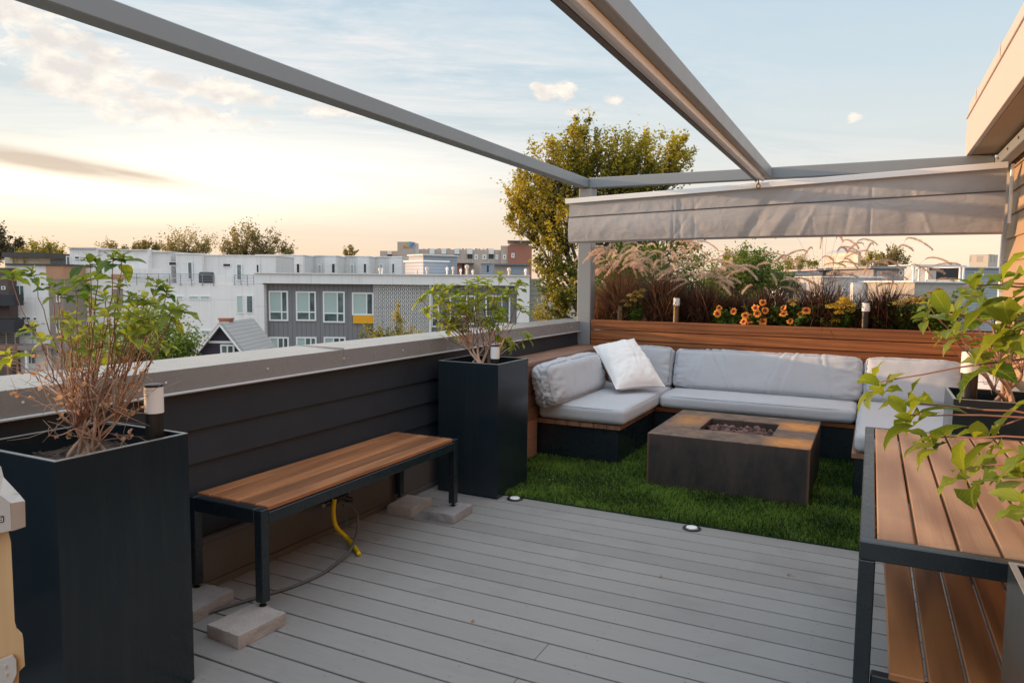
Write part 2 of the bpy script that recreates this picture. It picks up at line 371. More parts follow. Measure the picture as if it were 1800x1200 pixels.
tt_.inp(pp_.inputs['Base Color'], tt_.mix(tt_.math('MULTIPLY', dust, .09), oldc, (.10, .10, .095)))
M_rim = pmat('worn_steel_edge', (.35, .37, .38), .35, .4, var=.3, vscale=30)
M_soil = pmat('bark_soil', (.06, .045, .035), .95, var=.6, vscale=40, bump=.8, bscale=60)
M_black = pmat('black_plastic', (.012, .012, .013), .38, var=.1)
M_bronze = pmat('bronze_pole', (.16, .12, .07), .35, .6, var=.2)
M_diff = pmat('opal_diffuser', (.82, .83, .84), .3, var=.03)
M_benchw = woodmat('bench_hardwood', (.20, .078, .032), (.44, .19, .078), 1, .5, .34, .8, .7)
M_tablew = woodmat('table_hardwood', (.26, .122, .062), (.50, .285, .155), 1, .42, .18, .7, 1.6)
M_shelfw = woodmat('shelf_hardwood', (.15, .058, .022), (.38, .165, .062), 1, .42, .2, .7, 2.)
M_plankx = woodmat('ipe_planks_along_wall', (.14, .043, .014), (.40, .150, .046), 0, .42, .18, .8)
M_planky = woodmat('ipe_planks_along_side', (.20, .095, .06), (.36, .20, .13), 1, .5, .16, .8)
M_fab = None
def fabric(name, col, wscale=420., var=.06, bump=.35):
    m, t, p = newmat(name); v = t.pos()
    wx = t.new('ShaderNodeTexWave', wave_type='BANDS', bands_direction='X'); wx.inputs['Scale'].default_value = wscale/6.28; wx.inputs['Distortion'].default_value = 1.
    t.l.new(v, wx.inputs[0])
    n = t.noise(v, 3., 5); n2 = t.noise(v, 260, 3); n3 = t.noise(t.pos((1, 1, 1)), 24, 4, .6)
    c = t.mix(n, [x*(1-var) for x in col], [x*(1+var) for x in col]); c = t.mix(t.math('MULTIPLY', t.math('SUBTRACT', n2, .3), .35), c, [x*.7 for x in col])
    t.inp(p.inputs['Base Color'], c); p.inputs['Roughness'].default_value = .9; p.inputs['Specular IOR Level'].default_value = .15
    p.inputs['Sheen Weight'].default_value = .25
    h = t.math('ADD', t.math('MULTIPLY', n2, .25), n3)
    t.inp(p.inputs['Normal'], t.bump(h, bump, .006)); return m
M_fab = fabric('grey_cushion_cloth', (.475, .505, .55))
M_pil = fabric('white_pillow_cloth', (.84, .83, .82))
# ------------------------------------------------------------------ deck and turf
def struct(name, mb, mats, **k):
    o = obj(name, mb, mats, **k); o['kind'] = 'structure'; return o
mb = MB(); EDGE = 4.44; PIT = .1481; k = 0; y = EDGE
while y > -2.6:
    y1 = y; y0 = y-PIT+.0105; cuts = [-2.86] + sorted([[-1.14, .9], [-.2], [-1.9, .45], [.1], [-1.14]][k % 5] if k % 12 != 11 else [-1.14]) + [1.02]
    if k == 12: cuts = [-2.86, -1.14, 1.02]
    elif k < 14: cuts = [-2.86, 1.02] if k % 3 else [-2.86, .72, 1.02]
    for a, b in zip(cuts[:-1], cuts[1:]):
        mb.bbox(a+.0008, b-.0008, y0, y1, -.024, 0, .0022)
    for xs in np.arange(-2.6, 1., .407):
        for yy in (y0+.028, y1-.028):
            x = xs+random.uniform(-.012, .012); r = .0028
            mb.add([(x+r*math.cos(a), yy+r*math.sin(a), .0006) for a in np.linspace(0, 2*PI, 7)[:-1]], [tuple(range(6))], .5, 1)
    y -= PIT; k += 1
struct('deck', mb, [M_deck, M_screw])
mb = MB().box(-2.86, 1.02, -2.7, 7.9, -.4, -.03); struct('roof_slab', mb, M_gap)
M_turfb = pmat('turf_backing', (.010, .03, .006), .95, var=.4, vscale=30)
mb = MB().box(-2.86, 1.02, EDGE+.004, 7.3, -.028, .006); struct('turf_base', mb, M_turfb)
M_turf = leafmat('turf_blades', (.014, .045, .006), (.26, .42, .085), .3, .5)
n = 78000; X = rng.uniform(-2.8, .98, n); Y = EDGE+.004+.010*np.array([noise.noise((x*2.7, 0, 5)) for x in X])+2.4*rng.random(n)**1.25
keep = ~((X > -1.41) & (X < -.35) & (Y > 5.2) & (Y < 6.2)) & ~((X < -1.82) & (Y > 5.62)) & ~((Y > 6.68)) & ~((X < -2.27) & (Y < 4.8))
X, Y = X[keep], Y[keep]; n = len(X)
th = rng.uniform(0, 2*PI, n); flow = np.array([noise.noise((x*3.1, y*3.1, 0)) for x, y in zip(X, Y)]); lean = rng.uniform(.15, .9, n)
hh = .020+.018*rng.random(n)+.007*flow; dx, dy = np.cos(th)*lean*hh+.008*flow, np.sin(th)*lean*hh-.006
b = np.stack([-np.sin(th), np.cos(th), 0*th], 1)*.0021
P0 = np.stack([X, Y, 0*X+.006], 1); P1 = P0+np.stack([dx*.4, dy*.4, hh*.65], 1); P2 = P0+np.stack([dx, dy, hh], 1)
V = np.stack([P0-b, P0+b, P1+b*.8, P2, P1-b*.8], 1).reshape(-1, 3); F = np.arange(5*n).reshape(n, 5)
mb = MB(); mb.arr(V, F, np.clip(.40+.8*flow+rng.normal(0, .36, n), 0, 1)); setp(obj('artificial_grass', mb, M_turf), 'short dark green artificial grass laid around the fire table', 'grass', kind='stuff')
# ------------------------------------------------------------------ left parapet
WX = -2.83
par = thing('parapet_wall', 'low charcoal lap sided parapet wall with wide grey metal cap along left edge', 'wall', (WX-.1, 3, 0))
mb = MB(); zs = [.15, .315, .47, .63, .79, .99]
for a, b in zip(zs[:-1], zs[1:]):
    vs = [(WX-.012, y, zz) if q else (WX, y, zz) for y in (-2.6, 7.45) for (zz, q) in ((a, 0), (b, 1))]
    x2 = WX-.04
    vs = []
    for y in (-2.6, 7.45): vs += [(WX, y, a), (WX-.017, y, b), (x2, y, b), (x2, y, a)]
    mb.add(vs, [(0, 1, 5, 4), (1, 2, 6, 5), (2, 3, 7, 6), (3, 0, 4, 7), (3, 2, 1, 0), (4, 5, 6, 7)])
mb.box(-3.06, WX-.042, -2.6, 7.45, -.4, 1.0)
obj('siding', mb, M_wallside, par)
mb = MB()
vs = []
for y, xo in ((-2.6, -3.26), (7.62, -3.10)):
    vs += [(WX+.012, y, .985), (WX+.012, y, 1.086), (xo, y, 1.094), (xo, y, .96)]
mb.add(vs, [(0, 1, 5, 4), (1, 2, 6, 5), (2, 3, 7, 6), (3, 0, 4, 7), (3, 2, 1, 0), (4, 5, 6, 7)])
for yy in (.35, 3.4, 6.45): mb.box(-3.2, WX+.0135, yy, yy+.003, .987, 1.0965)
obj('wall_cap', mb, M_flash, par)
mb = MB().bbox(WX-.002, WX+.026, -2.6, 7.3, .972, .984, .003); obj('drip_edge', mb, M_drip, par)
for yy in np.arange(.35, 7.2, .61):
    mb = MB(); mb.lathe((0, 0, 0), [(.006, 0), (.006, .003), (.003, .005)], 10); s = mb.v[-30:]; mb.v[-30:] = [(WX+.012+z, yy+x, 1.033+yq) for x, yq, z in s]
    obj('cap_screw', mb, M_drip, par)
mb = MB().bbox(WX-.005, WX+.022, -2.6, 5.3, .0, .035, .003).bbox(WX-.005, WX+.012, -2.6, 5.3, .035, .235, .004).bbox(WX-.005, WX+.02, -2.6, 5.3, .235, .262, .004)
obj('base_board', mb, M_base, par)
# ------------------------------------------------------------------ wood planter wall behind the sofa
pw = thing('planter_wall', 'long red brown hardwood planter wall of horizontal planks behind the sofa', 'planter', (-.85, 7.55, 0))
mb = MB(); z = 1.10
while z > .05:
    mb.bbox(-2.69, 1.0, 7.30, 7.335, z-.097, z, .004); z -= .104
obj('plank_face', mb, M_plankx, pw)
mb = MB().bbox(-2.69, 1.0, 7.337, 7.375, 1.06, 1.105, .003).bbox(-2.69, 1.0, 7.82, 7.86, .9, 1.10, .003); mb.box(-2.69, 1.0, 7.337, 7.82, .0, .98)
obj('planter_box', mb, M_plankx, pw)
mb = MB(); nx, ny = 120, 14
vs = [(-2.68+3.67*i/nx, 7.376+.443*j/ny, 1.03+.018*noise.noise((i*.4, j*.5, 0))) for j in range(ny+1) for i in range(nx+1)]
mb.add(vs, [(j*(nx+1)+i, j*(nx+1)+i+1, (j+1)*(nx+1)+i+1, (j+1)*(nx+1)+i) for j in range(ny) for i in range(nx)]); obj('soil', mb, M_soil, pw, smooth=True)
# ------------------------------------------------------------------ pergola
pg = thing('pergola_frame', 'grey steel pergola frame of post and overhead beams with sliding track', 'pergola', (-2.78, 7.37, 0))
obj('post', MB().bbox(-2.852, -2.70, 7.30, 7.44, .83, 2.50, .006), M_frame, pg)
obj('edge_beam', MB().bbox(-2.85, -2.742, -2.6, 7.398, 2.503, 2.598, .005), M_frame, pg)
obj('far_beam', MB().bbox(-2.740, .868, 7.298, 7.40, 2.500, 2.606, .005), M_frame, pg)
cr = obj('middle_beam', MB().bbox(-1.0, -.898, -2.6, 7.296, 2.500, 2.602, .005), M_frame, pg)
mb = MB()
mb.bbox(-1.035, -1.006, -2.6, 7.15, 2.452, 2.5, .012, mi=0).bbox(-1.006, -.978, -2.6, 7.15, 2.47, 2.499, .002, mi=1).bbox(-.972, -.948, -2.6, 7.15, 2.458, 2.499, .002, mi=1)
mb.box(-.979, -.971, -2.6, 7.15, 2.478, 2.499, mi=0)
obj('sliding_track', mb, [M_slate, M_white], pg)
mb = MB().bbox(.87, .955, -2.6, 7.41, 2.497, 2.584, .005); lb = obj('house_ledger', mb, M_frame, pg)
for yy in np.arange(1.2, 7.35, .46):
    mb = MB(); mb.lathe((0, 0, 0), [(.011, 0), (.011, .006), (.006, .009)], 6); s = mb.v[-18:]; mb.v[-18:] = [(.87-z, yy-.08+x, 2.541+yq) for x, yq, z in s]
    obj('bolt', mb, M_bronze, lb)
# ------------------------------------------------------------------ house on the right
M_hs = pmat('house_siding', (.40, .27, .16), .6, var=.1, vscale=3, bump=.1, bscale=90, tone=.05)
M_fas = pmat('house_fascia', (.52, .455, .41), .5, var=.05, vscale=2)
hs = thing('house_wall', 'tan lap sided house wall with deep fascia overhang lit by low sun', 'house', (1.3, 3, 0))
mb = MB(); z = 0.
while z < 2.60:
    b = min(z+.19, 2.606); vs = []
    for y in (-2.6, 7.36): vs += [(.985, y, z), (1.0, y, b), (1.04, y, b), (1.04, y, z)]
    mb.add(vs, [(4, 5, 1, 0), (5, 6, 2, 1), (6, 7, 3, 2), (7, 4, 0, 3), (0, 1, 2, 3), (7, 6, 5, 4)]); z += .19
mb.box(1.042, 4.5, -2.6, 7.34, -.4, 2.9); obj('siding', mb, M_hs, hs)
obj('corner_trim', MB().bbox(.962, 1.0, 7.362, 7.42, 0, 2.6, .004), M_white, hs)
obj('fascia', MB().bbox(.665, .70, -2.6, 7.42, 2.612, 2.935, .003), M_fas, hs)
obj('soffit', MB().box(.702, 1.3, -2.6, 7.40, 2.612, 2.64), M_hs, hs)
mb = MB().bbox(.655, .69, -2.6, 7.43, 2.937, 2.952, .003).bbox(.672, .72, -2.6, 7.43, 2.953, 3.06, .004)
for yy in np.arange(-.4, 7.4, 1.22): mb.bbox(.667, .671, yy, yy+.02, 2.954, 3.075, .001)
mb.box(.722, 4.5, -2.6, 7.42, 2.7, 3.05); obj('roof_edge', mb, M_fas, hs)
# ------------------------------------------------------------------ folded canopy
M_canv, t, p = newmat('grey_canvas'); v = t.pos()
n = t.noise(v, 5, 5); c = t.mix(n, (.40, .395, .395), (.50, .49, .488)); t.inp(p.inputs['Base Color'], c); p.inputs['Roughness'].default_value = .75
t.inp(p.inputs['Normal'], t.bump(t.noise(t.pos((1, 1, 1.6)), 4.5, 6, .55, 1.4), .32, .03))
tr = t.new('ShaderNodeBsdfTranslucent'); tr.inputs[0].default_value = (.50, .43, .38, 1); mx = t.new('ShaderNodeMixShader'); mx.inputs[0].default_value = .22
t.l.new(p.outputs[0], mx.inputs[1]); t.l.new(tr.outputs[0], mx.inputs[2]); t.l.new(mx.outputs[0], t.n['Material Output'].inputs[0])
aw = thing('retractable_canopy', 'folded grey fabric canopy hanging under the far pergola beam', 'awning', (-.93, 6.95, 1.9))
XA, XB = -2.79, .905
def zt(x): return 2.293+(2.428-2.293)*(x-XA)/(XB-XA)
def zb(x):
    u = (x-XA)/(XB-XA); return 1.915+.02*u+.01*math.sin(u*PI)
def crease(x, w):
    """sharp folds in hanging cloth: several triangular pleats"""
    d = 0.
    for (cx, cw, amp, sl) in CRS: d += amp*max(0, 1-abs(x-cx-sl*(w-.5))/cw)
    return d+.005*noise.noise((x*2.2, w*2, 3))+.004*noise.noise((x*9, w*5, 1))+.0025*noise.noise((x*26, w*9, 7))
r2 = random.Random(3)
CRS = [(r2.uniform(XA+.3, XB-.2), r2.uniform(.015, .09), r2.uniform(-.011, .011), r2.uniform(-.3, .3)) for _ in range(26)]+[(-.92, .08, .022, .25), (-.70, .10, -.02, .3), (-.05, .012, .015, 0), (-1.72, .010, .012, 0)]
NX = 260; mb = MB(); NZ = 26; YF = 6.88
prof = [(0, w) for w in np.linspace(1, 0, NZ)]
vs = []; rows = 0
for j, (q, w) in enumerate(prof):
    rows += 1
    for i in range(NX+1):
        x = XA+(XB-XA)*i/NX; z = zb(x)+(zt(x)-zb(x))*w
        y = YF+.0+crease(x, w)*min(1, 4*(1-w))*(.5+.5*w)-.012*(1-w)+(0.0 if w > .62 else .006)
        vs.append((x, y, z))
for j in range(1, 7):
    a = PI*j/6; rows += 1
    for i in range(NX+1):
        x = XA+(XB-XA)*i/NX; vs.append((x, YF+.06-.07*math.cos(a), zb(x)-.022*math.sin(a)+.01*(j/6)))
for w in (.3, .7, 1.):
    rows += 1
    for i in range(NX+1):
        x = XA+(XB-XA)*i/NX; vs.append((x, YF+.13-.04*w+.01*noise.noise((x*3, w, 9)), zb(x)+(zt(x)-zb(x)-.01)*w))
K = NX+1
mb.add(vs, [(j*K+i, (j+1)*K+i, (j+1)*K+i+1, j*K+i+1) for j in range(rows-1) for i in range(NX)], .5)
obj('canopy_cloth', mb, M_canv, aw, smooth=True)
# lower lap: a second layer hanging from a seam
mb = MB(); vs = []; NZ2 = 20
for j in range(NZ2+1):
    w = .64*(1-j/NZ2)
    for i in range(NX+1):
        x = XA+.004+(XB-XA-.008)*i/NX; z = zb(x)+(zt(x)-zb(x))*w
        vs.append((x, YF-.020+crease(x, w)*.75*math.sin(PI*min(1, (.64-w)/.5+.03)/1.6)-.015*math.sin(PI*j/NZ2), z-.002))
mb.add(vs, [(j*K+i, (j+1)*K+i, (j+1)*K+i+1, j*K+i+1) for j in range(NZ2) for i in range(NX)], .5)
obj('seam', MB().tube([(XA+.004+(XB-XA-.008)*i/60, YF-.0235, zb(XA+(XB-XA)*i/60)+(zt(XA+(XB-XA)*i/60)-zb(XA+(XB-XA)*i/60))*.64-.001) for i in range(61)], .0045, 6), M_slate, aw)
obj('lower_lap', mb, M_canv, aw, smooth=True)
mb = MB(); a = (XA-.03, YF-.005, zt(XA)+.022); b = (XB, YF-.005, zt(XB)+.022); mb.beam(a, b, .06, .042); mb.beam((XA-.04, YF-.005, zt(XA)+.045), (XB, YF-.005, zt(XB)+.045), .045, .008); obj('front_bar', mb, M_white, aw)
mb = MB(); hx = -.955; hz = zt(hx)
mb.tube([(hx, YF-.045, hz+.08), (hx, YF-.045, hz+.035)], .006, 8)
mb.tube([(hx+.016*math.cos(a), YF-.047, hz+.015+.02*math.sin(a)) for a in np.linspace(0, 2*PI, 17)], .005, 6)
obj('hanging_ring', mb, M_bronze, aw, smooth=True)
obj('side_guide', MB().bbox(.925, .95, 6.86, 6.885, 2.0, 2.46, .004), M_white, aw)
# ------------------------------------------------------------------ sofa
sf = thing('outdoor_sofa', 'built-in U shaped outdoor sofa base of black steel with hardwood seat boards', 'sofa', (-.9, 6.9, 0))
def base(x0, x1, y0, y1): return obj('base_panel', MB().bbox(x0, x1, y0, y1, .004, .296, .004), M_steel, sf)
base(-2.73, -1.81, 5.62, 7.28); base(-1.808, -.062, 6.67, 7.28); base(-.06, .95, 5.52, 7.28)
mb = MB(); n = 8; w = (2.73-1.79)/n
for i in range(n): mb.bbox(-2.73+i*w+.002, -2.73+(i+1)*w-.002, 5.595, 7.29, .298, .336, .003)
obj('seat_boards', mb, M_planky, sf)
mb = MB()
for i in range(5): mb.bbox(-1.788, -.082, 6.645+i*.127, 6.645+(i+1)*.127-.004, .298, .336, .003)
obj('seat_boards', mb, M_plankx, sf)
mb = MB()
for i in range(8): mb.bbox(-.078+i*.127, -.078+(i+1)*.127-.004, 5.495, 7.29, .298, .336, .003)
obj('seat_boards', mb, M_planky, sf)
mb = MB().bbox(-2.826, -2.675, 4.86, 7.296, .795, .832, .004).bbox(-2.671, -2.515, 4.86, 7.296, .795, .832, .004); obj('side_ledge', mb, M_planky, sf)
mb = MB()
for i in range(4): mb.bbox(-2.56, -2.53, 4.88, 7.29, .34+i*.114, .34+(i+1)*.114-.004, .003)
mb.bbox(-2.56, -2.53, 4.88, 5.59, .01, .336); mb.bbox(-2.82, -2.562, 4.88, 4.91, .01, .79); obj('side_backrest', mb, M_planky, sf)
# ------------------------------------------------------------------ soft goods
def cube_grid(nx, ny, nz):
    idx = {}; V = []; F = []
    def vid(i, j, k):
        q = (i, j, k)
        if q not in idx: idx[q] = len(V); V.append((2*i/nx-1, 2*j/ny-1, 2*k/nz-1))
        return idx[q]
    for k, s in ((0, 1), (nz, 0)):
        for i in range(nx):
            for j in range(ny):
                q = [vid(i, j, k), vid(i+1, j, k), vid(i+1, j+1, k), vid(i, j+1, k)]; F.append(q[::-1] if s else q)
    for j, s in ((0, 0), (ny, 1)):
        for i in range(nx):
            for k in range(nz):
                q = [vid(i, j, k), vid(i+1, j, k), vid(i+1, j, k+1), vid(i, j, k+1)]; F.append(q[::-1] if s else q)
    for i, s in ((0, 1), (nx, 0)):
        for j in range(ny):
            for k in range(nz):
                q = [vid(i, j, k), vid(i, j+1, k), vid(i, j+1, k+1), vid(i, j, k+1)]; F.append(q[::-1] if s else q)
    return np.array(V), F
def cushion(name, label, c, ex, ey, ez, hx, hy, hz, rnd, puff, wr, seed, res=.016, gather=0., sag=0., mat=None, group='grey sofa cushions', cat='cushion', piping=True, folds=()):
    """hx,hy,hz half sizes; ez is thickness direction; rnd edge radius; puff extra thickness in the middle; wr wrinkle height"""
    nx, ny, nz = max(8, int(2*hx/res)), max(8, int(2*hy/res)), max(6, int(2*hz/res))
    P, F = cube_grid(nx, ny, nz); S = np.array([hx, hy, hz]); Q = P*S
    inner = np.clip(Q, -(S-rnd), S-rnd); d = Q-inner; L = np.linalg.norm(d, axis=1, keepdims=True)
    Nn = np.where(L > 1e-6, d/np.maximum(L, 1e-6), 0.)
    Q = np.where(L > 1e-6, inner+Nn*np.minimum(rnd, np.max(np.abs(d), 1, keepdims=True) if False else rnd), Q)
    ux, uy = P[:, 0], P[:, 1]
    prof = np.clip(1-np.abs(ux)**3, 0, 1)**.6*np.clip(1-np.abs(uy)**3, 0, 1)**.6
    Q[:, 2] += np.sign(P[:, 2])*np.abs(P[:, 2])*puff*prof
    side = np.clip(1-P[:, 2]**2, 0, 1)
    Q[:, 1] += np.sign(uy)*np.abs(uy)**6*puff*.35*side*np.clip(1-ux**4, 0, 1); Q[:, 0] += np.sign(ux)*np.abs(ux)**6*puff*.35*side*np.clip(1-uy**4, 0, 1)
    ctr = Q/np.linalg.norm(Q/S, axis=1, keepdims=True)**0; out = nrm(Q/(S**1.5))
    off = seed*7.77; disp = np.zeros(len(Q))
    for i, q in enumerate(Q):
        a = noise.noise((q[0]*4+off, q[1]*4, q[2]*4)); b = noise.noise((q[0]*11+off, q[1]*11+3, q[2]*9))
        e = abs(ux[i])**5; e2 = abs(uy[i])**4
        r1 = abs(noise.noise((q[0]*7+off, q[1]*34+off, q[2]*30)))
        r3 = abs(noise.noise((q[0]*30+off, q[1]*7, q[2]*16)))
        v = wr*(.9*a+.35*b)-gather*(e*r1*1.7+e2*r3*.32)
        for (fx, fs, fw, fa) in folds:
            dd = q[0]-fx-fs*q[1]-.03*noise.noise((q[1]*6, fx*9, off)); v -= fa*math.exp(-(dd/fw)**2)*max(0., min(1., .75+1.2*noise.noise((q[1]*5+fx*3, off, 1))))-fa*.5*math.exp(-((dd-2.2*fw)/(1.4*fw))**2)
        disp[i] = v
    Q = Q+out*disp[:, None]; Q[:, 2] -= sag*(1-ux**2)*0
    M = np.stack([np.asarray(ex, float), np.asarray(ey, float), np.asarray(ez, float)], 1); Vw = Q @ M.T+np.asarray(c)
    th_ = thing(name, label, cat, tuple(np.asarray(c)-np.array([0, 0, 0])), group)
    mb = MB(); mb.add(Vw, F, .5); obj('cover', mb, mat or M_fab, th_, smooth=True)
    if piping:
        pb = MB(); n = 40
        def loop(zs):
            pts = []
            for k in range(4*n):
                s_ = k/(4*n)*4; sd = int(s_); f = s_-sd; f = 2*f-1
                x, y = [(f, -1), (1, f), (-f, 1), (-1, -f)][sd]
                rx, ry = hx-rnd*.25, hy-rnd*.25; m = max(abs(x), abs(y)); kk = 10; nn_ = (abs(x)**kk+abs(y)**kk)**(1/kk)
                q = np.array([x/nn_*rx, y/nn_*ry, zs*(hz-rnd*.32)+zs*puff*.10]); pts.append(M @ q+np.asarray(c))
            pts.append(pts[0]); pts.append(pts[1]); return pts
        for zs in (1,): pb.tube(loop(zs), .0035, 6, cap=False)
        obj('piping', pb, mat or M_fab, th_, smooth=True)
    return th_
X_, Y_, Z_ = (1, 0, 0), (0, 1, 0), (0, 0, 1)
def unit(v): v = np.asarray(v, float); return v/np.linalg.norm(v)
cushion('seat_cushion', 'grey seat cushion on the left arm of the sofa beside tall planter', (-2.13, 6.385, .412), X_, Y_, Z_, .385, .82, .066, .04, .008, .004, 1)
cushion('seat_cushion', 'long grey seat cushion on the middle of the sofa behind fire table', (-.905, 6.91, .409), X_, Y_, Z_, .83, .335, .062, .04, .010, .005, 2, gather=.008)
cushion('seat_cushion', 'pale grey seat cushion on the right arm of the sofa behind the slatted table', (.415, 6.33, .412), X_, Y_, Z_, .478, .865, .066, .045, .010, .004, 3)
t1 = unit((.0, .30, 1.)); n1 = np.cross((1, 0, 0), t1)   # back cushions lean on the wood wall
cushion('back_cushion', 'long grey back cushion leaning on the wood wall behind fire table', (-.888, 7.155, .655), X_, t1, n1, .842, .20, .075, .045, .035, .011, 4, gather=.026, folds=((-.62, .3, .012, .010), (-.40, -.5, .010, .010), (-.33, -.4, .010, .008), (.1, .3, .012, .008), (.2, .3, .012, .008), (.55, -.3, .010, .010)))
cushion('back_cushion', 'short grey back cushion in the left corner behind the white pillow', (-2.075, 7.15, .655), X_, t1, n1, .325, .207, .07, .045, .03, .010, 5, gather=.03)
cushion('back_cushion', 'grey back cushion at the right corner of the wood wall', (.345, 7.15, .66), X_, t1, n1, .375, .20, .075, .045, .035, .010, 6, gather=.024)
t2 = unit((-.26, 0, 1.)); n2 = np.cross((0, 1, 0), t2)
cushion('back_cushion', 'plump grey bolster cushion on left sofa arm with gathered end', (-2.395, 6.02, .645), Y_, t2, n2, .66, .185, .095, .075, .03, .011, 7, gather=.042, folds=((-.27, .35, .009, .016), (-.20, .25, .010, .014), (.02, .15, .012, .010), (.22, .3, .011, .010), (.38, .2, .01, .010)))
t3 = unit((.26, 0, 1.)); n3 = -np.cross((0, 1, 0), t3)
cushion('back_cushion', 'white grey bolster cushion along the house wall on right sofa arm', (.80, 6.05, .655), (0, -1, 0), t3, np.cross((0, -1, 0), t3), .72, .19, .09, .07, .03, .007, 8, gather=.014)
# white scatter pillow from its four corners
def pillow(name, label, c00, c10, c11, c01, th, seed):
    c = [np.asarray(q, float) for q in (c00, c10, c11, c01)]; N = 56; V = []; F = []; K = N+1
    nn = unit(np.cross(c[1]-c[0], c[3]-c[0])); ctr = sum(c)/4
    for s in (1, -1):
        for j in range(K):
            for i in range(K):
                u, v = i/N, j/N; a, b = 2*u-1, 2*v-1
                u2 = u+(.5-u)*.09*(1-b*b)*abs(a)**2*.9; v2 = v+(.5-v)*.09*(1-a*a)*abs(b)**2*.9
                p_ = c[0]*(1-u2)*(1-v2)+c[1]*u2*(1-v2)+c[2]*u2*v2+c[3]*(1-u2)*v2
                q = max(0, (1-abs(a)**2.6)*(1-abs(b)**2.6)); h = th*q**.55
                e = (1-(1-abs(a)**4)*(1-abs(b)**4))
                w = .022*noise.noise((u*3+seed, v*3, s))+.020*abs(noise.noise((u*5+v*4+seed, v*9-u*5, s*2)))-.008*abs(noise.noise((u*14+seed, v*14, s*3)))*e
                # a soft diagonal crease across the face
                w -= .018*math.exp(-((v-.42-.18*(u-.5)+.05*noise.noise((u*4, seed, 2)))/.045)**2)*(1 if .2 < u < .85 else .2)
                V.append(p_+nn*s*(h+w*min(1, q*3)))
        b0 = 0 if s == 1 else K*K
        for j in range(N):
            for i in range(N):
                q = (b0+j*K+i, b0+j*K+i+1, b0+(j+1)*K+i+1, b0+(j+1)*K+i); F.append(q if s == 1 else q[::-1])
    th_ = thing(name, label, 'pillow', tuple(c[0])); mb = MB(); mb.add(V, F, .5); obj('cover', mb, M_pil, th_, smooth=True)
    mb = MB(); rim = [V[i] for i in range(K)]+[V[j*K+N] for j in range(K)]+[V[N*K+N-i] for i in range(K)]+[V[(N-j)*K] for j in range(K)]
    mb.tube(rim, .0045, 6, cap=False); obj('seam', mb, M_pil, th_, smooth=True)
pillow('throw_pillow', 'square white throw pillow tilted in the left corner of sofa', PY(1083, 684, 6.25), PY(1169, 679, 6.62), PY(1114, 595, 6.98), PY(1043, 609, 6.78), .118, 2)
# ------------------------------------------------------------------ fire table
M_cor, t, p = newmat('weathered_steel_top'); v = t.pos(); x, y, z = t.sep(v)
n = t.noise(v, 5, 6, .6); n2 = t.noise(v, 24, 5); n3 = t.noise(v, 11, 8, .7, .6); base_ = t.mix(t.ramp(n3, [(.35, 0.), (.65, 1.)]), (.055, .040, .034), (.20, .135, .095)); base_ = t.mix(t.math('MULTIPLY', t.ramp(n, [(.45, 0.), (.65, 1.)]), .5), base_, (.30, .16, .075))
def patch(cx, cy, rx, ry):
    a = t.math('DIVIDE', t.math('SUBTRACT', x, cx), rx); b = t.math('DIVIDE', t.math('SUBTRACT', y, cy), ry)
    d = t.math('POWER', t.math('ADD', t.math('POWER', t.math('ABSOLUTE', a), 4.), t.math('POWER', t.math('ABSOLUTE', b), 4.)), .25)
    return t.ramp(t.math('ADD', d, t.math('MULTIPLY', t.math('SUBTRACT', n, .5), 1.1)), [(.45, 1.), (1.2, 0.)])
pm = t.math('MAXIMUM', t.math('MAXIMUM', patch(.43, -.40, .22, .18), patch(.45, .22, .20, .20)), t.math('MULTIPLY', patch(-.38, .10, .15, .30), .55))  # squarish orange patches in the colour of the table top
pm = t.math('MULTIPLY', pm, t.math('MULTIPLY_ADD', n3, 1.5, .05), clamp=True)
zz = t.ramp(t.math('SUBTRACT', z, .395), [(0., 0.), (.003, 1.)])
side = t.mix(t.ramp(t.noise(t.pos((2, 2, .8)), 3.5, 9, .72, .5), [(.36, 0.), (.64, 1.)]), (.012, .014, .018), (.052, .040, .035)); edge = t.ramp(z, [(.30, 0.), (.40, .5)]); side = t.mix(t.math('MULTIPLY', edge, n), side, (.10, .06, .042))
em = t.math('MULTIPLY', t.ramp(t.math('ABSOLUTE', x), [(.540, 0.), (.553, 1.)]), t.ramp(t.math('ABSOLUTE', y), [(.535, 0.), (.546, 1.)])); side = t.mix(t.math('MULTIPLY', em, .8), side, (.17, .085, .045))
c = t.mix(zz, side, t.mix(pm, base_, (.68, .27, .04)))
t.inp(p.inputs['Base Color'], c); t.inp(p.inputs['Roughness'], t.math('MULTIPLY_ADD', n2, .3, .36)); p.inputs['Specular IOR Level'].default_value = .5
t.inp(p.inputs['Normal'], t.bump(n2, .15, .003))
ft = thing('fire_table', 'low square weathered steel fire table with orange patches on its top', 'fire pit', (-.88, 5.70, 0))
x0, x1, y0, y1, h = -1.437, -.322, 5.15, 6.25, .405; hx0, hx1, hy0, hy1 = -1.13, -.605, 5.46, 5.96
mb = MB(); b = .006
o = [(x0, y0), (x1, y0), (x1, y1), (x0, y1)]; oi = [(x0+b, y0+b), (x1-b, y0+b), (x1-b, y1-b), (x0+b, y1-b)]; hh_ = [(hx0, hy0), (hx1, hy0), (hx1, hy1), (hx0, hy1)]
vs = [(*q, .006) for q in o]+[(*q, h-b) for q in o]+[(*q, h) for q in oi]+[(*q, h) for q in hh_]+[(*q, .28) for q in hh_]
fs = []
for k in range(4):
    l = (k+1) % 4
    for r in range(4): fs.append((r*4+k, r*4+l, r*4+4+l, r*4+4+k))
fs.append((16, 17, 18, 19)); mb.add(vs, fs, .5); obj('shell', mb, M_cor, ft)
M_rock = pmat('lava_rock', (.15, .085, .075), .85, var=.5, vscale=25, bump=.6, bscale=120, tone=.5)
mb = MB(); import bmesh
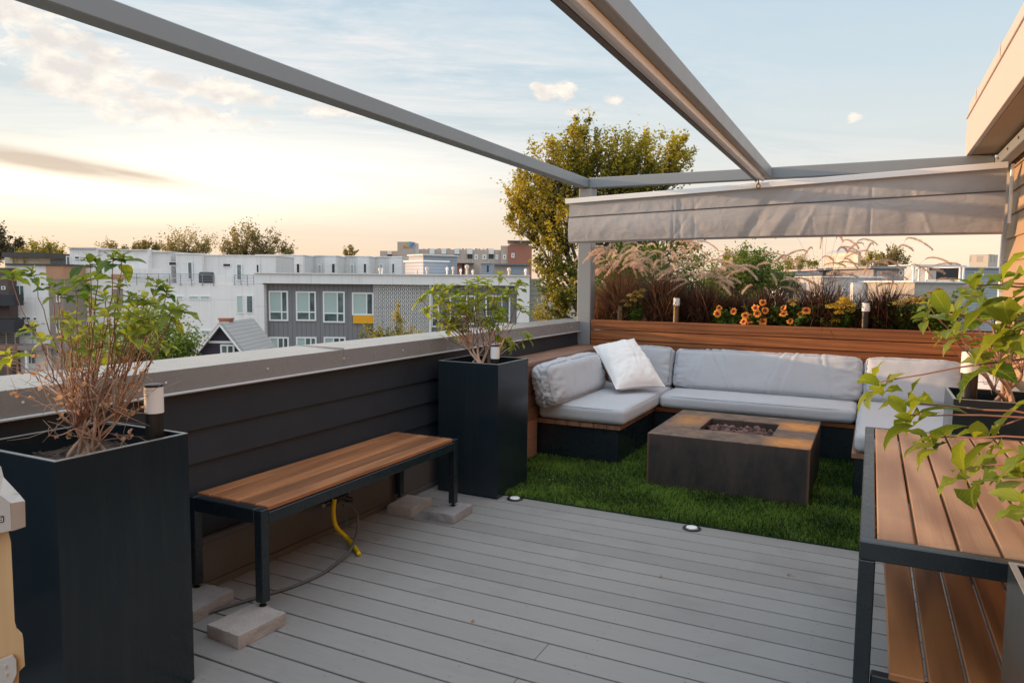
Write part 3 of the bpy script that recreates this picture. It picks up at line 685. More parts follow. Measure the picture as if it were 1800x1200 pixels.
bm = bmesh.new(); bmesh.ops.create_icosphere(bm, subdivisions=2, radius=1); IV = np.array([q.co[:] for q in bm.verts]); IF = [[q.index for q in f.verts] for f in bm.faces]; bm.free()
for i in range(330):
    s = random.uniform(.011, .024); c = (random.uniform(hx0+.025, hx1-.025), random.uniform(hy0+.025, hy1-.025), .345+random.uniform(-.012, .02)); o_ = random.random()*50
    q = np.array([v_*(1+.45*noise.noise(Vector(v_)*1.6+Vector((o_, 0, 0)))) for v_ in IV])*np.array([s*random.uniform(.8, 1.3), s*random.uniform(.8, 1.2), s*random.uniform(.6, 1)])
    mb.add(q+np.array(c), IF, random.random()**2)
mb.box(hx0+.002, hx1-.002, hy0+.002, hy1-.002, .282, .335, .1)
setp(obj('lava_rocks', mb, M_rock), 'dark reddish lava rocks filling the opening of the fire table', 'lava rocks', kind='stuff')
# ------------------------------------------------------------------ bench
bn_ = thing('garden_bench', 'low backless bench with hardwood slats on a dark steel frame by parapet', 'bench', (-2.565, 3.08, .06))
bx0, bx1, by0, by1, bz = -2.80, -2.335, 2.26, 3.93, .497
M_bf = M_steel; lw = .045
obj('frame_rail', MB().bbox(bx1-lw, bx1, by0+lw+.001, by1-lw-.001, bz-.07, bz-.018, .003), M_bf, bn_); obj('frame_rail', MB().bbox(bx0, bx0+lw, by0+lw+.001, by1-lw-.001, bz-.07, bz-.018, .003), M_bf, bn_)
for q in (by0, by1-lw): obj('end_rail', MB().bbox(bx0+lw+.001, bx1-lw-.001, q, q+lw, bz-.065, bz, .003), M_bf, bn_)
for xx in (bx0, bx1-lw):
    for yy in (by0, by1-lw):
        lg = obj('leg', MB().bbox(xx, xx+lw, yy, yy+lw, .078, bz-.0005, .003), M_bf, bn_)
        obj('levelling_foot', MB().lathe((xx+lw/2, yy+lw/2, .058), [(.016, 0), (.016, .006), (.007, .010), (.007, .0205)], 14), M_black, lg)
n = 5; w = (bx1-bx0-.012)/n
for i in range(n): obj('slat', MB().bbox(bx0+.006+i*w+.0045, bx0+.006+(i+1)*w-.0045, by0+lw+.004, by1-lw-.004, bz-.016, bz+.006, .003), M_benchw, bn_)
M_pav = pmat('rough_concrete', (.34, .315, .30), .9, var=.25, vscale=14, bump=.9, bscale=90)
M_pavd = pmat('rough_dark_concrete', (.26, .255, .26), .9, var=.35, vscale=12, bump=.9, bscale=90)
def paver(label, cx, cy, rot, sx, sy, m, seed):
    P, F = cube_grid(26, 18, 6); S = np.array([sx/2, sy/2, .029]); Q = P*S; rnd = .006
    inn = np.clip(Q, -(S-rnd), S-rnd); d = Q-inn; L = np.linalg.norm(d, axis=1, keepdims=True); Q = np.where(L > 1e-6, inn+d/np.maximum(L, 1e-6)*rnd, Q)
    for i, q in enumerate(Q):
        e = max(abs(P[i][0]), abs(P[i][1]))**8; f = noise.noise((q[0]*26+seed, q[1]*26, q[2]*30)); f2 = noise.noise((q[0]*70+seed, q[1]*70, q[2]*70))
        if P[i][2] > -1: Q[i] = q*(1-e*.055*max(0, f+.05)-e*.02*f2)+np.array([0, 0, .0012*f2])
        if P[i][2] <= -.99: Q[i][2] = -.029
    c, s = math.cos(rot), math.sin(rot); Q = Q @ np.array([[c, s, 0], [-s, c, 0], [0, 0, 1]])+np.array([cx, cy, .0295])
    mb = MB(); mb.add(Q, F, .5); o = obj('paving_block', mb, m, origin=(cx, cy, 0), auto=40)
    return setp(o, label, 'paver', 'concrete pavers under the bench legs')
paver('rough pale concrete paver under the front leg of bench nearest the camera', -2.328, 2.165, R_(-4), .20, .255, M_pav, 1)
paver('rough concrete paver under the bench leg half hidden by the tall front planter', -2.69, 2.215, R_(5), .195, .25, M_pavd, 5)
paver('brownish concrete paver under the far bench leg against the wall', -2.66, 3.86, R_(3), .19, .26, M_pav, 9)
paver('dark grey concrete paver under the far front bench leg', -2.35, 3.87, R_(2), .185, .255, M_pavd, 14)
# ------------------------------------------------------------------ two tier table
tb = thing('slatted_table', 'two tier table with hardwood slats in a dark steel frame', 'table', (.37, 2.93, 0))
TX0, TX1, TY0, TY1, TZ = 0., .72, 2.07, 3.80, .83
mb_ = [('frame_rail', (TX0, TX0+.038, TY0+.04, TY1-.04, TZ-.05, TZ)), ('frame_rail', (TX1-.038, TX1, TY0+.04, TY1-.04, TZ-.05, TZ)), ('frame_rail', (TX0, TX1, TY0, TY0+.039, TZ-.05, TZ)), ('frame_rail', (TX0, TX1, TY1-.039, TY1, TZ-.05, TZ)),
       ('shelf_rail', (TX0+.042, TX1-.042, TY0+.02, TY0+.055, .41, .462)), ('shelf_rail', (TX0+.042, TX1-.042, TY1-.055, TY1-.02, .41, .462)), ('stretcher', (TX0+.006, TX0+.03, TY1-.07, TY1-.04, .07, .10))]
M_tf = pmat('table_frame_steel', (.026, .036, .0442), .28, .3, var=.4, vscale=7, rvar=.12, spec=.6, bump=.012, bscale=60)
for nm, q in mb_: obj(nm, MB().bbox(*q, .003), M_tf, tb)
for xx in (TX0, TX1-.04):
    for yy in (TY0, TY1-.04): obj('leg', MB().bbox(xx, xx+.04, yy+.0, yy+.04, .0, TZ-.0505, .003), M_tf, tb)
pit = .0945; xs = TX0+.042
while xs+.08 < TX1-.03:
    obj('slat', MB().bbox(xs, min(xs+pit-.007, TX1-.041), TY0+.042, TY1-.042, TZ-.024, TZ+.002, .0035), M_tablew, tb); xs += pit
xs = TX0+.085
while xs+.08 < TX1-.04:
    obj('shelf_slat', MB().bbox(xs, xs+.084, TY0+.005, TY1-.01, .464, .486, .0035), M_shelfw, tb); xs += .092
# ------------------------------------------------------------------ planter boxes with bollard lamps
def planter(label, x0, y0, s, h, group='dark steel planter boxes'):
    th_ = thing('planter_box', label, 'planter', (x0+s/2, y0+s/2, 0), group); x1, y1 = x0+s, y0+s; w = .012
    o = [(x0, y0), (x1, y0), (x1, y1), (x0, y1)]; i_ = [(x0+w, y0+w), (x1-w, y0+w), (x1-w, y1-w), (x0+w, y1-w)]
    vs = [(*q, .004) for q in o]+[(*q, h-.003) for q in o]+[(*q, h-.003) for q in i_]+[(*q, h-.11) for q in i_]; fs = []
    for k in range(4):
        l = (k+1) % 4
        for r in range(3): fs.append((r*4+k, r*4+l, r*4+4+l, r*4+4+k))
    mb = MB(); mb.add(vs, fs, .5); obj('box', mb, M_planter, th_)
    mb = MB()
    for k in range(4):
        l = (k+1) % 4; mb.add([(*o[k], h-.0028), (*o[l], h-.0028), (*i_[l], h-.0028), (*i_[k], h-.0028), (*o[k], h), (*o[l], h), (*i_[l], h), (*i_[k], h)], [(4, 5, 6, 7), (0, 1, 5, 4), (2, 3, 7, 6)])
    obj('rim', mb, M_rim, th_)
    mb = MB(); n = 22; a0 = h-.075
    vs = [(x0+w+(s-2*w)*i/n, y0+w+(s-2*w)*j/n, a0+.016*noise.noise((i*.7+x0, j*.7, 0))) for j in range(n+1) for i in range(n+1)]; K = n+1
    mb.add(vs, [(j*K+i, j*K+i+1, (j+1)*K+i+1, (j+1)*K+i) for j in range(n) for i in range(n)])
    for q in range(70):
        c = np.array([random.uniform(x0+.03, x1-.03), random.uniform(y0+.03, y1-.03), a0+.012]); a = random.uniform(0, PI); l = random.uniform(.008, .022)
        mb.beam(c, c+np.array([math.cos(a)*l, math.sin(a)*l, random.uniform(-.005, .008)]), .007, .004)
    obj('soil', mb, M_soil, th_); return th_
planter('tall dark planter box in the left foreground holding a half dry shrub', -2.69, 1.315, .48, .94)
planter('tall dark planter box between bench and sofa', -2.735, 4.325, .48, .94)
planter('dark planter box beyond the slatted table against the house wall', .39, 4.20, .48, .94)
M_ngrey = M_planter
planter('planter box cut by the right frame edge in front of the table', .275, 1.26, .48, .94)
def bollard(label, x, y, z0, zw0, zw1, r, pole, cap=True, white=True, group='white topped bollard lamps'):
    th_ = thing('bollard_lamp', label, 'lamp', (x, y, z0), group)
    obj('pole', MB().lathe((x, y, z0), [(r*.94, 0), (r*.94, zw0-z0)], 24), pole, th_, auto=40)
    if white:
        obj('diffuser', MB().lathe((x, y, zw0+.0005), [(r, 0), (r, zw1-zw0-.008 if cap else zw1-zw0)], 28), M_diff, th_, auto=40)
        if cap: obj('cap', MB().lathe((x, y, zw1-.0072), [(r*1.01, 0), (r*1.01, .008), (r*.8, .010)], 28), M_black, th_, auto=40)
    return th_
c = PY(272, 745, 1.74); bollard('bollard lamp in the left foreground planter', c[0], 1.74, .86, PY(272, 725, 1.74)[2], PY(272, 676, 1.74)[2], .0325, M_black)
c = PY(870, 640, 4.52); bollard('bollard lamp in the planter between bench and sofa', c[0], 4.52, .86, PY(870, 630, 4.52)[2], PY(870, 607, 4.52)[2], .0325, M_black)
c = PY(1702, 697, 4.34); bollard('bollard lamp in the planter beyond the slatted table', c[0], 4.34, .86, PY(1702, 655, 4.34)[2], PY(1702, 615, 4.34)[2], .041, M_black)
c = PY(1189, 540, 7.43); bollard('slim bollard lamp with bronze pole among grasses above the white pillow', c[0], 7.43, 1.0, PY(1189, 537, 7.43)[2], PY(1189, 522.5, 7.43)[2], .033, M_bronze)
c = PY(1521, 560, 7.43); bollard('slim bollard lamp with black pole beside yellow flowers on planter wall', c[0], 7.43, 1.0, PY(1521, 547, 7.43)[2], PY(1521, 531, 7.43)[2], .036, M_black)
c = PY(1090, 550, 7.45); bollard('short bronze stub light without white top at the left of planter wall', c[0], 7.45, 1.0, PY(1090, 537, 7.45)[2], 0, .036, M_bronze, white=False)
for px, py, l in ((905, 877, 'round recessed deck light at the foot of far tall planter'), (1216, 929, 'round recessed deck light at the turf edge before fire table')):
    c = PZ(px, py, 0); th_ = thing('deck_light', l, 'deck light', (c[0], c[1], 0), 'recessed deck lights')
    obj('ring', MB().lathe((c[0], c[1], .0006), [(.056, 0), (.056, .005), (.050, .009), (.038, .009), (.036, .006)], 32), M_black, th_, auto=40)
    obj('lens', MB().lathe((c[0], c[1], .0068), [(.0355, 0), (.033, .006), (.02, .009), (.0, .0095)], 28), M_diff, th_, auto=40)
# ------------------------------------------------------------------ tap and hoses under the bench
M_brass = pmat('dull_brass', (.35, .28, .18), .35, .8, var=.2); M_yel = pmat('yellow_hose_rubber', (.72, .50, .01), .42, var=.08, spec=.4); M_ghose = pmat('grey_hose_rubber', (.085, .085, .085), .5, var=.15)
FX = -2.72
tp = thing('hose_tap', 'dark twin outlet garden tap on the wall under the bench', 'tap', (FX, 3.2, .2))
obj('manifold', MB().tube([(FX-.08, 3.18, .245), (FX, 3.18, .245), (FX+.03, 3.18, .235)], .014, 10).tube([(FX, 3.10, .235), (FX, 3.30, .235)], .017, 12), M_black, tp, auto=50)
obj('outlet', MB().tube([(FX, 3.16, .235), (FX+.02, 3.16, .20)], [.016, .013], 10), M_brass, tp, auto=50); obj('outlet', MB().tube([(FX, 3.27, .235), (FX+.02, 3.28, .22), (FX+.04, 3.30, .215)], [.018, .018, .014], 10), M_black, tp, auto=50)
obj('handle', MB().tube([(FX+.01, 3.095, .235), (FX+.02, 3.075, .24)], [.008, .012], 8), M_brass, tp, auto=50)
mb = MB(); tg = (FX+.03, 3.255, .09); mb.tube([(FX+.02, 3.25, .23), (FX+.03, 3.255, .10)], .001, 4)
mb.tube([(tg[0], tg[1]+.011*math.cos(a), tg[2]+.011*math.sin(a)) for a in np.linspace(0, 2*PI, 17)], .005, 6); obj('tag', mb, pmat('teal_tag', (.05, .16, .18), .5), tp, auto=60)
yp = [PX(588, 877, -2.70), PX(586, 900, -2.69), PX(591, 925, -2.655)]+[PZ(608, 943, .03), PZ(620, 957, .018), PZ(631, 973, .015)]
yp[0][0] = -2.70
mb = MB(); L_ = smoothline(yp, 8); mb.tube(L_, .0125, 12); setp(obj('yellow_hose', mb, M_yel, origin=tuple(L_[0]), smooth=True), 'short bright yellow hose hanging from the tap under bench', 'hose')
gp = [PX(603, 887, -2.68), PX(618, 890, -2.66), PX(628, 905, -2.62), PX(628, 930, -2.58)]+[PZ(x, y, z) for x, y, z in ((618, 962, .05), (596, 985, .02), (562, 1010, .009), (510, 1032, .009), (450, 1050, .009), (380, 1072, .009), (300, 1100, .009))]
mb = MB(); L_ = smoothline(gp, 8); mb.tube(L_, .0078, 10); setp(obj('grey_hose', mb, M_ghose, origin=tuple(L_[0]), smooth=True), 'thin grey hose curving from the tap across the deck', 'hose')
# ------------------------------------------------------------------ grill corner at left edge
M_alu = pmat('brushed_cast_metal', (.52, .50, .48), .38, .35, var=.08, vscale=20, bump=.1, bscale=200); M_bam = woodmat('bamboo_panel', (.42, .27, .13), (.60, .43, .24), 2, .5, .05, .5)
D0 = 1.2
gr = thing('barbecue_grill', 'grill corner with cast metal shelf end and bamboo leg panel at left edge', 'grill', tuple(W(-60, 1300, D0)*np.array([1, 1, 0])), rotz=YAW)
GD = unit(ray(-60, 900)*np.array([1, 1, 0.]))
def G(px, py, d=0.): return W(px, py, D0+d)
def slab(name, pts, d0, d1, m, ch=.004, mi=None, parent=gr):
    """outline in the plane facing the camera given by its corners, extruded away"""
    a = [G(x, y, 0)+FWD*d0 for x, y in pts]; b = [q+GD*(d1-d0) for q in a]; n = len(pts)
    mb = MB(); mb.add(a+b, [tuple(range(n)), tuple(range(2*n-1, n-1, -1))]+[(k, n+k, n+(k+1) % n, (k+1) % n) for k in range(n)], .5); return obj(name, mb, m, parent)
slab('shelf_end', [(-120, 871), (0, 871), (18, 884), (20, 932), (-120, 960)], 0, .30, M_alu)
sd = [(20.8, 884.5), (21, 932.5), (45.5, 923), (44.5, 882)]
mb = MB(); a = [G(18.5, 884), G(20.5, 933), G(45, 925, .03), G(44, 880, .03), G(34, 868, .05), G(1, 871, .0)]; bk = [q+GD*.2-RGT*.03 for q in a]
mb.add(a+bk, [(0, 1, 2, 3), (0, 3, 4, 5), (9, 8, 7, 6), (11, 10, 9, 6), (1, 7, 8, 2), (2, 8, 9, 3), (3, 9, 10, 4), (4, 10, 11, 5), (0, 5, 11, 6), (0, 6, 7, 1)], .5); obj('corner_cap', mb, M_alu, gr)
mb = MB(); mb.add([G(-120, 869, .01), G(0, 870, .01), G(34, 867, .05), G(-20, 848, .2), G(-120, 845, .2)], [(0, 1, 2, 3, 4)], .5); obj('shelf_top', mb, M_alu, gr)
slab('leg_panel', [(-120, 935), (0, 938), (5, 960), (8, 1020), (12, 1105), (17, 1122), (27, 1132), (30, 1180), (20, 1190), (16, 1260), (-120, 1260)], .02, .045, M_bam)
hp = slab('hinge_plate', [(-20, 1172), (14, 1158), (20, 1165), (21, 1190), (10, 1215), (-20, 1215)], .012, .0185, M_alu)
for q in ((9, 1170), (11, 1184)):
    c = G(*q, .012); mb = MB(); mb.tube([c, c-FWD*.003], .0035, 10); obj('screw', mb, M_alu, hp)
bp_ = slab('badge', [(-40, 910), (7, 906), (7, 917), (-40, 922)], -.0012, .0, M_black)
tx = bpy.data.curves.new('badge_text', 'FONT'); tx.body = 'EI'; tx.size = .0105; tx.extrude = .0003; tx.align_x = 'RIGHT'
tob = bpy.data.objects.new('tmp', tx); COL.objects.link(tob); dgp = bpy.context.evaluated_depsgraph_get(); tme = bpy.data.meshes.new_from_object(tob.evaluated_get(dgp)); bpy.data.objects.remove(tob)
tv = np.array([q.co[:] for q in tme.vertices]); o_ = G(5.5, 916, -.0022)
mb = MB(); mb.add(o_+tv[:, :1]*RGT+tv[:, 1:2]*np.array([0, 0, 1.])-FWD*tv[:, 2:3], [tuple(q.vertices) for q in tme.polygons], .5); obj('badge_lettering', mb, M_white, bp_)
# ------------------------------------------------------------------ shrubs in the planter boxes
M_hyd = leafmat('hydrangea_leaf', (.045, .115, .018), (.36, .42, .045), .5, .42, veins=True)
M_dry = leafmat('dry_leaf', (.34, .18, .11), (.60, .40, .27), .3, .8)
M_stem = pmat('pale_bark', (.42, .285, .21), .8, var=.35, vscale=25, bump=.5, bscale=90, tone=.3)
M_twig = pmat('reddish_twig', (.25, .115, .08), .7, var=.3, vscale=20, tone=.3)
def rosette(mb, tip, ax, L, n, rg, spread=1., tone=.5):
    ax = unit(ax); r0 = unit(np.cross(ax, rg.normal(size=3))); r1 = np.cross(ax, r0); P, D, N, LL, T = [], [], [], [], []
    for k in range(n):
        a = (k//2)*PI/2*1.1+(k % 2)*PI+rg.normal(0, .22); rad = r0*math.cos(a)+r1*math.sin(a); lv = k//2/max(1, (n-1)//2)
        tl = (1.45-.75*lv)*spread+rg.normal(0, .14)
        D.append(ax*math.cos(tl)+rad*math.sin(tl)); N.append(ax*math.sin(tl)-rad*math.cos(tl)); P.append(np.asarray(tip)-ax*(1-lv)*L*.30)
        LL.append(L*(1.08-.45*lv)*rg.uniform(.62, 1.18)); T.append(np.clip(tone+.25*(lv-.4)+rg.normal(0, .16), 0, 1))
    leaf_shape(mb, np.array(P), np.array(D), np.array(N), np.array(LL), .46, .80, .3, np.array(T), rg)
def shrub(label, base, tips, L, seed, nleaf=(6, 9), forks=6, forkh=.22, r0=.008, dry=0, extra=0, tonef=None, bare=0, spreadb=.05, upright=False):
    rg = np.random.default_rng(seed); th_ = thing('potted_shrub', label, 'shrub', tuple(base), 'leafy shrubs in planter boxes'); base = np.asarray(base, float)
    st, lf, dl = MB(), MB(), MB(); fk = []
    tips = [np.asarray(q, float) for q in tips]; ctr = sum(tips)/len(tips)
    for k in range(forks):
        d = tips[rg.integers(len(tips))]-base; d = d/np.linalg.norm(d); d[2] = max(d[2], .5)
        p0 = base+np.array([rg.normal(0, spreadb*.45), rg.normal(0, spreadb*.45), -.01]); p1 = base+(np.array([-.02, .02, 1.]) if upright else d)*forkh*rg.uniform(.6, 1.3)+rg.normal(0, .02, 3)
        pts = bez(p0, p0+np.array([0, 0, forkh*.3])+rg.normal(0, .012, 3), p1-d*forkh*.25+rg.normal(0, .02, 3), p1, 8); st.tube(list(pts), list(np.linspace(r0*1.5, r0*.85, 8)), 7); fk.append(p1)
    for i, tp_ in enumerate(tips):
        f = min(fk, key=lambda q: np.linalg.norm((tp_-q)[:2])+rg.uniform(0, .12)); d = tp_-f; ln = np.linalg.norm(d)
        c1 = f+np.array([d[0]*.25, d[1]*.25, d[2]*.38])+rg.normal(0, .02*ln+.004, 3); c2 = tp_-np.array([d[0]*.22, d[1]*.22, abs(d[2])*.38])+rg.normal(0, .03*ln, 3)
        if upright: c1 = f+d*.25+np.array([0, 0, .09]); c2 = tp_-d*.28+np.array([0, 0, .035])
        pts = bez(f, c1, c2, tp_, 14)+np.concatenate([np.zeros((1, 3)), rg.normal(0, .0022, (12, 3)), np.zeros((1, 3))]); rr = np.linspace(r0*.62, r0*.24, 14)
        st.tube(list(pts[:7]), list(rr[:7]), 6, cap=False); st.tube(list(pts[6:]), list(rr[6:]), 6, mi=1)
        ax = pts[-1]-pts[-3]; ax = unit(ax)+np.array([0, 0, 1.35 if upright else .5]); tn = tonef(tp_) if tonef else .5
        rosette(lf, tp_, ax, L*rg.uniform(.85, 1.15), int(rg.integers(*nleaf)), rg, 1., tn)
        for q in range(extra):
            j = int(rg.integers(6, 13)); a_ = unit(rg.normal(size=3)*[1, 1, .4]); N_ = np.array([[0, 0, 1.]])+rg.normal(0, .3, (1, 3))
            leaf_shape(lf, pts[j:j+1], a_[None], N_, np.array([L*rg.uniform(.5, .95)]), .5, .6, .25, np.array([np.clip(tn+rg.normal(0, .2), 0, 1)]), rg)
    for q in range(bare):
        f = fk[int(rg.integers(len(fk)))]; d = rg.normal(size=3)*np.array([.085, .085, .04])+np.array([0, 0, rg.uniform(.04, .27)]); e = f+d
        pts = bez(f, f+d*.4+rg.normal(0, .02, 3), e-d*.2+rg.normal(0, .03, 3), e, 9); st.tube(list(pts), list(np.linspace(r0*.45, r0*.16, 9)), 5, mi=int(rg.random() < .55))
        for k in range(3):
            j = int(rg.integers(3, 8)); d2 = rg.normal(size=3)*.05+d*.25; st.tube([pts[j], pts[j]+d2*.5+rg.normal(0, .006, 3), pts[j]+d2], [r0*.22, r0*.18, r0*.1], 4)
        if dry:
            m = dry; P = pts[rg.integers(4, 9, m)]; D = rg.normal(size=(m, 3)); D[:, 2] -= .5
            leaf_shape(dl, P, D, rg.normal(size=(m, 3)), rg.uniform(.012, .026, m), .6, 1.9, .7, rg.random(m), rg)
    obj('stems', st, [M_stem, M_twig], th_, smooth=True); obj('foliage', lf, M_hyd, th_, smooth=True)
    if dl.v: obj('dry_leaves', dl, M_dry, th_)
    return th_
rgt = np.random.default_rng(5)
def T(lst, D, s): return [W(x, y, D+rgt.uniform(-s, s)) for x, y in lst]
LT = [(20, 482), (57, 480), (87, 497), (103, 513), (145, 487), (157, 454), (171, 465), (199, 449), (213, 452), (160, 507), (133, 507), (211, 499), (232, 519), (277, 497), (293, 511), (275, 529), (312, 537), (253, 526), (115, 553), (125, 571), (165, 539), (176, 574), (227, 542), (235, 590), (203, 566), (149, 579), (253, 553), (287, 600), (13, 622), (72, 595), (59, 574), (190, 545), (218, 575), (262, 575), (240, 560), (170, 600), (186, 520), (300, 545), (130, 600), (205, 610)]
shrub('half dry shrub with green leaf tips in the left foreground planter', (-2.45, 1.56, .875), T(LT, 2.48, .16), .076, 11, forks=12, forkh=.16, r0=.0052, dry=4, bare=75, nleaf=(6, 10), extra=0, spreadb=.09, tonef=lambda q: .25 if q[2] > 1.45 else .62)
FT = [(740, 524), (748, 543), (770, 501), (784, 515), (804, 512), (823, 496), (840, 492), (857, 496), (879, 483), (912, 496), (870, 507), (884, 521), (768, 549), (790, 537), (809, 537), (829, 529), (851, 521), (873, 537), (884, 549), (916, 540), (795, 560), (801, 571), (868, 568), (901, 604), (929, 590), (893, 596), (824, 550), (784, 576), (775, 528), (800, 524), (818, 515), (836, 508), (850, 540), (838, 545), (862, 525), (893, 510), (815, 545), (780, 550), (845, 560), (875, 555), (760, 512), (790, 505)]
shrub('leafy shrub with yellow green leaves in the planter between bench and sofa', (-2.50, 4.55, .875), T(FT, 5.18, .17), .090, 12, forks=10, forkh=.2, r0=.0075, bare=14, nleaf=(8, 12), extra=3, spreadb=.11, tonef=lambda q: .72)
RT = [(1631, 534), (1625, 556), (1679, 570), (1650, 590), (1747, 550), (1781, 556), (1676, 588), (1742, 598), (1712, 560), (1765, 585), (1790, 600), (1795, 545), (1735, 530), (1690, 545), (1810, 570), (1770, 530)]
shrub('shrub with stout pale stems in the planter against the house wall', (.66, 4.45, .875), T(RT, 3.72, .16), .094, 13, forks=6, forkh=.2, r0=.0085, bare=16, nleaf=(7, 10), extra=1, tonef=lambda q: .66)
NT_ = [((1540, 672), 1.55), ((1600, 707), 1.5), ((1592, 728), 1.45), ((1632, 770), 1.4), ((1695, 825), 1.3), ((1732, 760), 1.45), ((1790, 832), 1.2), ((1708, 502), 1.3), ((1762, 497), 1.25), ((1770, 561), 1.25), ((1668, 552), 1.35), ((1764, 600), 1.25), ((1722, 628), 1.35), ((1850, 540), 1.1), ((1800, 880), 1.1), ((1850, 760), 1.1)]
shrub('large leaved shrub reaching in from the right over the slatted table', (.66, 1.42, .875), [W(*q, D) for q, D in NT_], .098, 14, forks=6, forkh=.42, r0=.0055, upright=True, bare=0, nleaf=(6, 9), extra=0, tonef=lambda q: .52)
# ------------------------------------------------------------------ fountain grasses on the planter wall
M_fg = leafmat('burgundy_grass_blade', (.030, .011, .013), (.36, .185, .105), .3, .5)
M_pl = leafmat('pink_grass_plume', (.58, .41, .38), (.90, .75, .69), .45, .9, spec=.1)
def grass_clump(label, px, nbl, hb, npl, hp, lean, seed, tone=.5, spread=1., yv=7.60):
    rg = np.random.default_rng(seed); b = PY(px, 570, yv); b[2] = 1.03; th_ = thing('fountain_grass', label, 'ornamental grass', tuple(b), 'fountain grass clumps on the planter wall')
    mb = MB(); S = 6; az_ = rg.uniform(0, 2*PI, nbl); ln = hb*rg.uniform(.35, 1.12, nbl); tilt = np.abs(rg.normal(.24, .38, nbl))*spread; cur = rg.uniform(0, 1.5, nbl); pos = b+np.stack([rg.normal(0, .05, nbl), rg.normal(0, .04, nbl), 0*az_], 1)
    hd = np.stack([np.cos(az_), np.sin(az_)*.7, 0*az_], 1); hd[:, 0] += lean*.4; sd = np.stack([-np.sin(az_), np.cos(az_), 0*az_], 1); wv = rg.uniform(.0024, .0050, nbl)[:, None]; V = []
    sd = nrm(sd+rg.normal(0, .5, sd.shape)*[1, 1, 0])
    for i in range(S+1):
        f = i/S; a = (tilt+cur*f**1.6)[:, None]
        if i: pos = pos+(hd*np.sin(a)+np.array([0, 0, 1.])*np.cos(a))*(ln/S)[:, None]
        w = wv*(1-f**2.2)+.0003; V += [pos-sd*w, pos+sd*w]
    V = np.stack(V, 1).reshape(-1, 3); K = 2*(S+1); f = np.array([[2*i, 2*i+1, 2*i+3, 2*i+2] for i in range(S)]); F = (f[None]+(np.arange(nbl)*K)[:, None, None]).reshape(-1, 4)
    mb.arr(V, F, np.repeat(np.clip(rg.normal(tone-.14, .30, nbl), 0, 1), S)); obj('blades', mb, M_fg, th_)
    ml, ms = MB(), MB()
    for k in range(npl):
        a = rg.uniform(0, 2*PI); h = hp*rg.uniform(.72, 1.06); out = rg.uniform(.10, .36)*spread; d = np.array([math.cos(a)+lean*1.1, math.sin(a)*.5, 0]); d = d/max(.4, np.linalg.norm(d))
        p1 = b+d*out*.55+np.array([0, 0, h*.82]); p2 = b+d*(out*.95)+np.array([0, 0, h]); dr = rg.uniform(-.02, .13) if npl > 9 else rg.uniform(-.07, .07)
        p3 = b+d*(out+.14+.08*rg.random())+np.array([0, 0, h-dr]); pts = bez(b, b+d*.05+np.array([0, 0, h*.55]), p1, p2, 12)
        ms.tube(list(pts), list(np.linspace(.0016, .0009, 12)), 4); pl_ = bez(p2, p2+(pts[-1]-pts[-2])*1.6, p3+np.array([0, 0, .02]), p3, 14)
        n = 520; ti = np.clip(rg.beta(1.2, 1.2, n), 0, .999)*13; i0 = ti.astype(int); fr = (ti-i0)[:, None]; P = pl_[i0]*(1-fr)+pl_[i0+1]*fr; tg = nrm(pl_[i0+1]-pl_[i0]); u = ti/13
        rd = nrm(np.cross(tg, rg.normal(size=(n, 3)))); L = (.013+.017*np.sin(PI*np.clip(u, .02, .98)))[:, None]*rg.uniform(.7, 1.3, (n, 1)); D = nrm(rd*.75+tg*.9); s = nrm(np.cross(D, rg.normal(size=(n, 3))))*.0009
        V = np.stack([P-s, P+s, P+D*L], 1).reshape(-1, 3); ml.arr(V, np.arange(3*n).reshape(n, 3), np.clip(rg.normal(.45+.25*(npl > 9), .25, n), 0, 1)); ml.tube(list(pl_), [.0035]*13+[.001], 5, tone=.3)
    if npl: obj('flower_stalks', ms, M_fg, th_); obj('plumes', ml, M_pl, th_)
grass_clump('fountain grass with dense pink plumes leaning past the pergola post', 1095, 2300, .64, 62, .82, -.6, 21, .68)
grass_clump('fountain grass with pink plumes left of the bronze bollard', 1165, 2300, .62, 40, .86, -.1, 22, .45)
grass_clump('dark fountain grass clump right of the bronze bollard', 1238, 1900, .52, 26, .66, .1, 23, .32)
grass_clump('low purple fountain grass behind the orange flowers', 1338, 1500, .48, 10, .58, .4, 24, .28)
grass_clump('tall burgundy fountain grass with thin dark plumes behind round orange flowers', 1442, 1700, .56, 18, .92, -.05, 25, .32, 1.25)
grass_clump('bushy dark fountain grass behind the black bollard', 1552, 2000, .52, 10, .86, .05, 26, .2, 1.2)
grass_clump('small dull fountain grass near the house wall', 1650, 700, .40, 3, .40, .2, 27, .45)
grass_clump('narrow dark fountain grass between yellow flowers and the black bollard', 1500, 800, .44, 6, .70, .1, 29, .3, 1.1)
grass_clump('low dark fountain grass behind the peach gold heads', 1605, 800, .40, 3, .52, -.1, 30, .3, 1.2)
grass_clump('pale green ornamental grass at the far left behind the pergola post', 1052, 180, .40, 4, .58, -.7, 28, .9)
